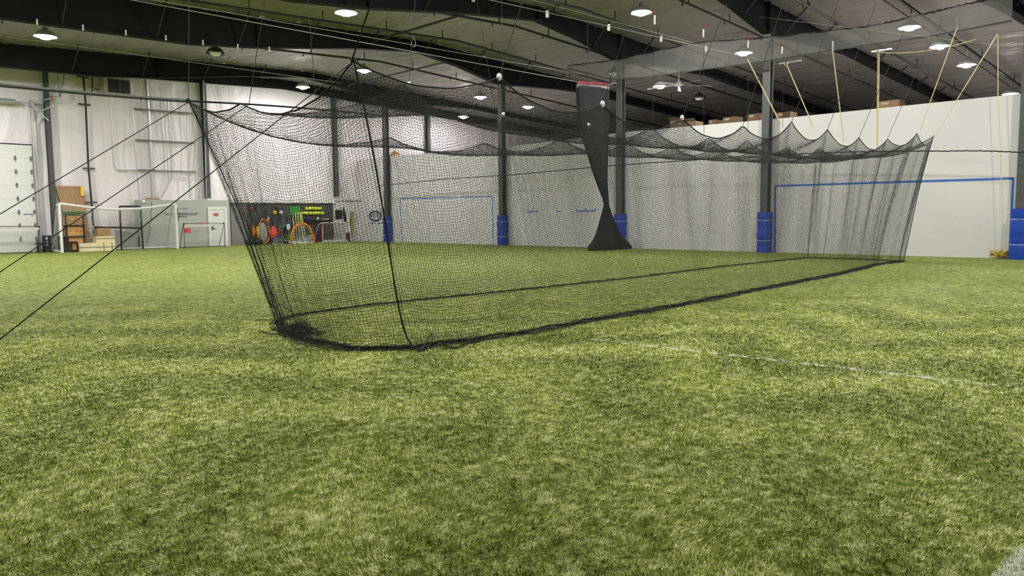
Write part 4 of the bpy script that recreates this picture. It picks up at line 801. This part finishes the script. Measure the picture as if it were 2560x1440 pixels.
tag(boxpx(MB(), 722, 601, 780, 606, ye - .35, ye - .3).build('low_board', WHITEP), 'low white board along the foot of the equipment wall', 'board')
# white framed goal with pinkish net
yk = ye - 1.1; pg = thing('training_goal', E(838, 605, yk), 'white tube-framed training goal with a reddish net near the picture', 'goal', 'small goals at the equipment wall')
A, B = E(805.5, 557, yk), E(875, 554, yk); b = MB(); zt_ = A[2]
b.tube([(A[0], yk, .03), (A[0], yk, zt_), (B[0], yk, zt_), (B[0], yk, .03)], .03, 6); b.build('front_frame', WHITEP, pg)
for xx in (A[0], B[0]): MB().tube([(xx, yk, zt_), (xx, yk + .35, zt_ - .08), (xx, yk + .75, zt_ * .5), (xx, yk + .95, .03), (xx, yk, .03)], .028, 6).build('side_hoop', WHITEP, pg)
S, Tq = np.meshgrid(np.linspace(A[0], B[0], 26), np.linspace(0, 1, 16), indexing='ij')
net(np.stack([S, yk + .95 * np.sin(Tq * math.pi / 2), zt_ * np.cos(Tq * math.pi / 2) ** .8 + .02], -1), .007, pg, 'netting', PINKN)
MB().prism([(A[0], yk + .05, .04), (A[0], yk + .05, zt_ - .03), (A[0], yk + .35, zt_ - .12), (A[0], yk + .75, zt_ * .5), (A[0], yk + .93, .04)], (.006, 0, 0)).build('side_net', MAROON, pg)
boxpx(MB(), 808, 600, 872, 606, yk + .9, yk + .96).build('net_hem', WHITEP, pg)
pc = thing('framed_picture', E(847, 536, ye - .04), 'dark framed picture on the white wall bay beside the doorway', 'picture'); boxpx(MB(), 839, 526, 855, 547, ye - .05, ye - .03).build('print', PICT, pc); boxpx(MB(), 838, 525, 856, 548, ye - .035, ye - .02).build('frame', BLACKP, pc)
d3 = thing('door_3', E(876, 604, ye - .06), 'narrow white doorway with yellowish interior light painted amber at the wall corner', 'doorway', kind='structure')
boxpx(MB(), 868, 518, 876, 582, ye - .3, ye - .05).build('white_jamb', WHITEP, d3); boxpx(MB(), 876, 518, 884, 529, ye - .3, ye - .05).build('white_head', WHITEP, d3); boxpx(MB(), 877, 529, 884, 590, ye - .25, ye - .05).build('amber_interior_light', AMBER, d3); boxpx(MB(), 869, 582, 876, 603, ye - .25, ye - .05).build('dark_base', MAROON, d3)  # the amber box stands for the yellowish light inside the doorway
tag(MB().tube([E(858, 519, ye - .09), E(860, 535, ye - .12), E(862, 545, ye - .12), E(863.5, 556, ye - .09)], [.03, .09, .1, .06], 8).build('hanging_bag', BLACKP), 'narrow black bag hanging between the picture and the doorway', 'bag')

# ------------------------------------------------------------------ soccer goal with its clutter
def tubes(o, name, m, segs, r):
    for s_ in segs: MB().tube(s_, r, 8).build(name, m, o)
FL, FRt = G(154, 632), G(447, 622); BL, BR = G(132, 628), G(415, 617); ym = (FL[1] + FRt[1]) / 2; FL[1] = FRt[1] = ym; zc = P(150, 509, 'y', ym)[2]
BL = np.array([FL[0] + .05, ym + 1.7, 0]); BR = np.array([FRt[0] + .05, ym + 1.7, 0])
FL[0] = P(152, 570, 'y', ym)[0]; FRt[0] = P(442, 570, 'y', ym)[0]
sg = thing('soccer_goal', ((FL[0] + FRt[0]) / 2, ym, 0), 'full-size white soccer goal with a bowed crossbar in front of the plywood', 'soccer goal')
up_ = np.array([0, 0, zc]); mid = (FL + FRt) / 2 + up_
xs_ = np.linspace(0, 1, 15); cb = np.array([FL + up_ + (FRt - FL) * s_ - [0, 0, .27 * math.sin(math.pi * s_) ** 1.1] for s_ in xs_])
tubes(sg, 'post', WHITEP, ([FL, FL + up_], [FRt, FRt + up_]), .065); MB().tube(cb, .06, 8).build('crossbar', WHITEP, sg)
tubes(sg, 'ground_bar', WHITEP, ([FL + [0, 0, .05], BL + [0, 0, .05]], [FRt + [0, 0, .05], BR + [0, 0, .05]], [BL + [0, 0, .05], BR + [0, 0, .05]]), .05)
for A_, B_ in ((FL, BL), (FRt, BR)): MB().tube([A_ + up_ * .97, A_ + up_ * .97 + [0, .5, 0]], .04, 6).build('top_stay', WHITEP, sg); MB().tube([A_ + up_ * .97 + [0, .5, 0], B_ + [0, 0, .05]], .018, 5).build('back_stay', GALV, sg)
MB().tube([FRt + up_ * .9 + [.06, -.06, 0], FRt + up_ * .62 + [.1, -.06, 0]], .018, 6).build('strap', GREENT, sg)
S, Tq = np.meshgrid(np.linspace(0, 1, 56), np.linspace(0, 1, 26), indexing='ij')
X_ = FL[0] + (FRt[0] - FL[0]) * S; Zc = zc - .27 * np.sin(math.pi * S) ** 1.1
Y_ = ym + np.where(Tq < .2, Tq / .2 * .5, .5 + (Tq - .2) / .8 * 1.2); Z_ = np.where(Tq < .2, Zc - .15 * Tq, (Zc - .03) * (1 - (Tq - .2) / .8) ** .9 + .05)
net(np.stack([X_, Y_, Z_], -1), .006, sg, 'netting', WHITEC)
for xx in (FL[0], FRt[0]):
    S, Tq = np.meshgrid(np.linspace(0, 1, 14), np.linspace(0, 1, 22), indexing='ij'); net(np.stack([xx + .1 * np.sin(math.pi * S), ym + S * (1.7 - 1.2 * Tq), .05 + (zc - .08) * Tq], -1), .006, sg, 'netting', WHITEC)
yp = YE - .6
A, B, C_ = P(141, 464, 'y', yp + .15), P(208, 465, 'y', yp + .15), P(225, 606, 'y', yp - .35)
for k in range(2):
    o = tag(MB().prism([(A[0] + .05 * k, yp + .3 + .05 * k, A[2] - .04 * k), (B[0] + .06 * k, yp + .3 + .05 * k, A[2] - .04 * k), (C_[0] + .06 * k, yp - .35 + .05 * k, .02), (A[0] + .5, yp - .35 + .05 * k, .02)], (0, .03, 0)).build('plywood_sheet', PLY), ('tall front sheet of plywood leaning on the end wall behind the goal', 'second plywood sheet tucked behind the front one')[k], 'plywood', 'leaning plywood sheets')
A2 = P(202, 470, 'y', yp + .18); tag(MB().box(A2 + [-.02, -.06, -.4], A2 + [.12, .0, .1]).build('corner_guard', YELLOW), 'yellow corner guard on the top right edge of the plywood', 'guard')
yr = YE - 1.25
def boxq(mb, xa, ya, xb_, yb_, y0, y1): A_, B_ = P(xa, ya, 'y', y0), P(xb_, yb_, 'y', y0); return mb.box((A_[0], y0, max(0.0, B_[2])), (B_[0], y1, A_[2]))
rk = thing('storage_rack', P(188, 618, 'y', yr), 'black rack with a green turf roll on top inside the soccer goal', 'rack')
A, B = P(163, 536, 'y', yr), P(215, 618, 'y', yr)
for xx in (A[0], B[0] - .05):
    for y_ in (yr, yr + .7): MB().bar((xx, y_, 0), (xx, y_, A[2]), .06).build('post', BLACKP, rk)
for py in (563.5, 591): z_ = P(188, py, 'y', yr)[2]; MB().box((A[0] - .05, yr - .03, z_ - .05), (B[0], yr + .75, z_)).build('shelf', BLACKP, rk)
MB().box((A[0] - .08, yr - .05, A[2]), (B[0] + .05, yr + .75, A[2] + .14)).build('turf_top', GREENT, rk)
for (xa, ya, xb_, yb_), lab in (((164, 539, 209, 562), 'pine crate on the top shelf of the black rack'), ((168, 566, 211, 590), 'pine crate on the middle shelf of the black rack'), ((172, 594, 214, 617), 'pine crate at the bottom of the black rack')):
    o = thing('pine_crate', P((xa + xb_) / 2, yb_, 'y', yr + .05), lab, 'crate', 'pine crates on the rack'); A_, B_ = P(xa, ya, 'y', yr + .05), P(xb_, yb_, 'y', yr + .05); z0 = max(.0, B_[2])
    MB().box((A_[0], yr + .05, z0), (B_[0], yr + .62, A_[2])).build('crate_body', CRATE, o); cb_ = o.children[0]
    for k in range(2): zz = z0 + (A_[2] - z0) * (.1 + .7 * k); MB().box((A_[0], yr + .03, zz), (B_[0], yr + .05, zz + .1)).build('cleat', CRATE, cb_)
    for k in range(3): xx = A_[0] + (B_[0] - A_[0]) * (.2 + .3 * k); MB().ball((xx, yr + .04, (z0 + A_[2]) / 2), .025, 6).build('knot', BROWN, cb_)
def bench(xa, xb_, ya, yb_, y, lab, steps=False):
    A_, B_ = P(xa, ya, 'y', y), P(xb_, yb_, 'y', y); o = thing('step_bench', ((A_[0] + B_[0]) / 2, y, 0), lab, 'bench', 'black step benches'); h_ = A_[2]
    MB().box((A_[0], y, h_ - .06), (B_[0], y + .4, h_)).build('top', BLACKP, o)
    for xx in (A_[0] + .03, B_[0] - .03):
        for y_ in (y + .03, y + .37): MB().bar((xx, y_, 0), (xx, y_, h_ - .06), .06).build('leg', BLACKP, o)
    if steps:
        MB().box((A_[0] - .35, y - .05, h_ * .5), (B_[0], y + .35, h_ * .5 + .07)).build('lower_step', BLACKP, o); MB().bar((A_[0] - .3, y - .02, 0), (A_[0] - .3, y - .02, h_ * .5), .06).build('leg', BLACKP, o)
        for a_, c_ in (((A_[0] - .3, 0.02), (A_[0] + .3, h_ * .5)), ((A_[0] - .1, h_ * .5), (B_[0], .05)), ((A_[0], .05), (B_[0], h_ * .5))): MB().bar((a_[0], y + .0, a_[1]), (c_[0], y + .0, c_[1]), .045).build('cross_brace', BLACKP, o)
bench(110, 131, 589, 631, YE - .9, 'black stepped bench between the overhead door and the soccer goal', True)
bench(172, 196, 604, 625, YE - 1.75, 'low black bench inside the soccer goal before the crates')
bench(150, 169, 591, 627, YE - 1.8, 'black bench half behind the left goal post')
tag(boxq(MB(), 181, 607, 195, 625, YE - 1.6, YE - 1.3).build('small_crate', CRATE), 'small pine box under the low black bench', 'crate')
yc = YE - 1.5
for (xa, ya, xb_, yb_), lab, y in (((245, 607.5, 289, 622.5), 'lower cream carton of the stack inside the goal', yc), ((197, 608.5, 246, 625), 'cream carton on the turf left of the stack', yc - .1)):
    o = thing('cream_carton', P((xa + xb_) / 2, yb_, 'y', y), lab, 'carton', 'cream cartons'); A_, B_ = P(xa, ya, 'y', y), P(xb_, yb_, 'y', y); MB().box((A_[0], y, 0), (B_[0], y + .7, A_[2])).build('carton', CREAM, o)
    zt2 = A_[2]
    for f_ in ((.33, .8) if xa == 245 else ()): xx = A_[0] + (B_[0] - A_[0]) * f_; MB().box((xx - .012, y - .006, .0), (xx + .012, y, A_[2])).build('strap', BLACKP, o)
    MB().box((A_[0], y - .006, A_[2] * .45), (B_[0], y, A_[2] * .45 + .025)).build('strap', BLACKP, o)
    if xa == 245: zs_ = A_[2]
o = thing('cream_carton', P(264, 607, 'y', yc), 'upper cream carton of the stack, under the brown box', 'carton', 'cream cartons'); A_, B_ = P(240.5, 591, 'y', yc), P(288, 607, 'y', yc); MB().box((A_[0], yc, zs_), (B_[0], yc + .7, A_[2])).build('carton', CREAM, o); MB().box((A_[0], yc - .006, zs_ + .2), (B_[0], yc, zs_ + .225)).build('strap', BLACKP, o)
zs2 = A_[2]; o = thing('cardboard_box', P(260, 590, 'y', yc), 'brown cardboard box on top of the cream cartons', 'box'); A_, B_ = P(243, 570, 'y', yc), P(278, 590, 'y', yc); MB().box((A_[0], yc + .02, zs2), (B_[0], yc + .6, A_[2])).build('carton', CARD, o); tag(MB().ball(((A_[0] + B_[0]) / 2 + .1, yc + .3, A_[2] + .05), .14, 10, (1.4, .8, .5)).build('white_cloth', WHITEP), 'crumpled white cloth on the brown cardboard box', 'cloth')
rb = thing('rebounder_net', P(327, 618, 'y', yc), 'black-framed rebounder net standing behind the right half of the goal', 'rebounder')
yb2 = YE - 1.3; A_, B_ = P(299, 516, 'y', yb2), P(351, 516, 'y', yb2); zt3 = A_[2]; A3 = P(303, 618, 'y', yb2); B3 = P(355, 618, 'y', yb2)
tubes(rb, 'frame_tube', BLACKP, ([(A_[0] - .02, yb2, 0), (A_[0], yb2, zt3)], [(B_[0] + .02, yb2, 0), (B_[0], yb2, zt3)], [(A_[0], yb2, zt3), (B_[0], yb2, zt3)], [P(235, 568, 'y', yb2), P(354, 570, 'y', yb2)]), .045)
S, Tq = np.meshgrid(np.linspace(A_[0], B_[0], 22), np.linspace(.03, zt3, 40), indexing='ij'); net(np.stack([S, np.full_like(S, yb2 + .01), Tq], -1), .0025, rb, 'netting', BLACKP)
tp = thing('grey_tarp', P(300, 610, 'y', YE - .6), 'low grey tarp-covered stack behind the rebounder net', 'tarp'); A_, B_ = P(278, 575, 'y', YE - .6), P(345, 612, 'y', YE - .6)
MB().prism([(A_[0], YE - .6, 0), (B_[0], YE - .6, 0), (B_[0], YE - .6, A_[2] * .8), (B_[0] - 1.0, YE - .6, A_[2]), (A_[0] + .3, YE - .6, A_[2] * .75), (A_[0], YE - .6, A_[2] * .5)], (0, .35, 0)).build('cover', GALV, tp)
q = P(222, 590, 'y', YE - .8); tag(MB().tube([q + [-.1, 0, .35], q + [.1, 0, .2], q + [.22, 0, -.1], q + [.25, 0, -.5]], [.03, .05, .05, .04], 6).build('white_hose', WHITEP), 'short white hose on the plywood edge', 'hose')
q = P(238, 572, 'y', YE - .7); tag(MB().ball(q, .14, 10, (1.3, .8, .7)).ball(q + [-.15, 0, .1], .08, 8).build('work_light', WHITEP), 'small white work light beside the downpipe foot', 'work light')

# ------------------------------------------------------------------ portable goals with thin rods
def pgoal(pl, pr, y, ht, lab, banner):
    A_, B_ = P(*pl, 'y', y), P(*pr, 'y', y); h_ = ht; o = thing('portable_goal', ((A_[0] + B_[0]) / 2, y, 0), lab, 'portable goal', 'portable rod goals'); x0, x1 = A_[0], B_[0]
    rods = [[(x0, y, .02), (x0 - .02, y, h_)], [(x1, y, .02), (x1 + .02, y, h_)], [(x0 - .02, y, h_), ((x0 + x1) / 2, y, h_ + .03), (x1 + .02, y, h_)], [(x0, y + .75, .02), (x0 - .02, y, h_)], [(x1, y + .75, .02), (x1 + .02, y, h_)], [(x0, y, .02), (x0, y + .75, .02)], [(x1, y, .02), (x1, y + .75, .02)], [(x0, y + .75, .02), (x1, y + .75, .02)]]
    tubes(o, 'rod', STEEL, rods, .018)
    for xx in (x0, x1): MB().ball((xx, y, h_), .05, 8).build('corner_joint', BLACKP, o); MB().ball((xx, y, .05), .05, 8).build('foot', BROWN, o)
    S_, T_ = np.meshgrid(np.linspace(x0, x1, 30), np.linspace(0, 1, 12), indexing='ij'); net(np.stack([S_, y + .75 * T_, h_ - .05 - (h_ - .1) * T_], -1), .004, o, 'netting', WHITEC)
    MB().box((x0, y + .02, h_ - .16), (x1, y + .03, h_ - .03)).build('net_hem', mat('white_hem_cloth', (.7, .68, .66), .8), o)
    MB().bar((x0 + (x1 - x0) * .35, y - .005, h_ + .02), (x0 + (x1 - x0) * .48, y - .005, h_ + .02), .05).build('red_sleeve', RED, o)
    if banner: MB().box((x0 - .02, y - .012, h_ * .63), (x0 + .34, y, h_ * .8)).build('red_banner', RED, o); MB().bar((x0 + .2, y - .016, h_ * .75), (x0 + .27, y - .016, h_ * .68), .03, .004, up=(0, 1, 0)).build('banner_mark', WHITEP, o)
yq = G(455, 620)[1]; yq = YE - 1.6
pgoal((461, 590), (561, 590), yq, P(500, 559, 'y', yq)[2], 'portable rod goal with a red banner in front of the grey door', True)
pgoal((-90, 600), (100, 600), YE - 1.1, P(60, 567, 'y', YE - 1.1)[2], 'portable rod goal in front of the overhead door at the left edge', False)
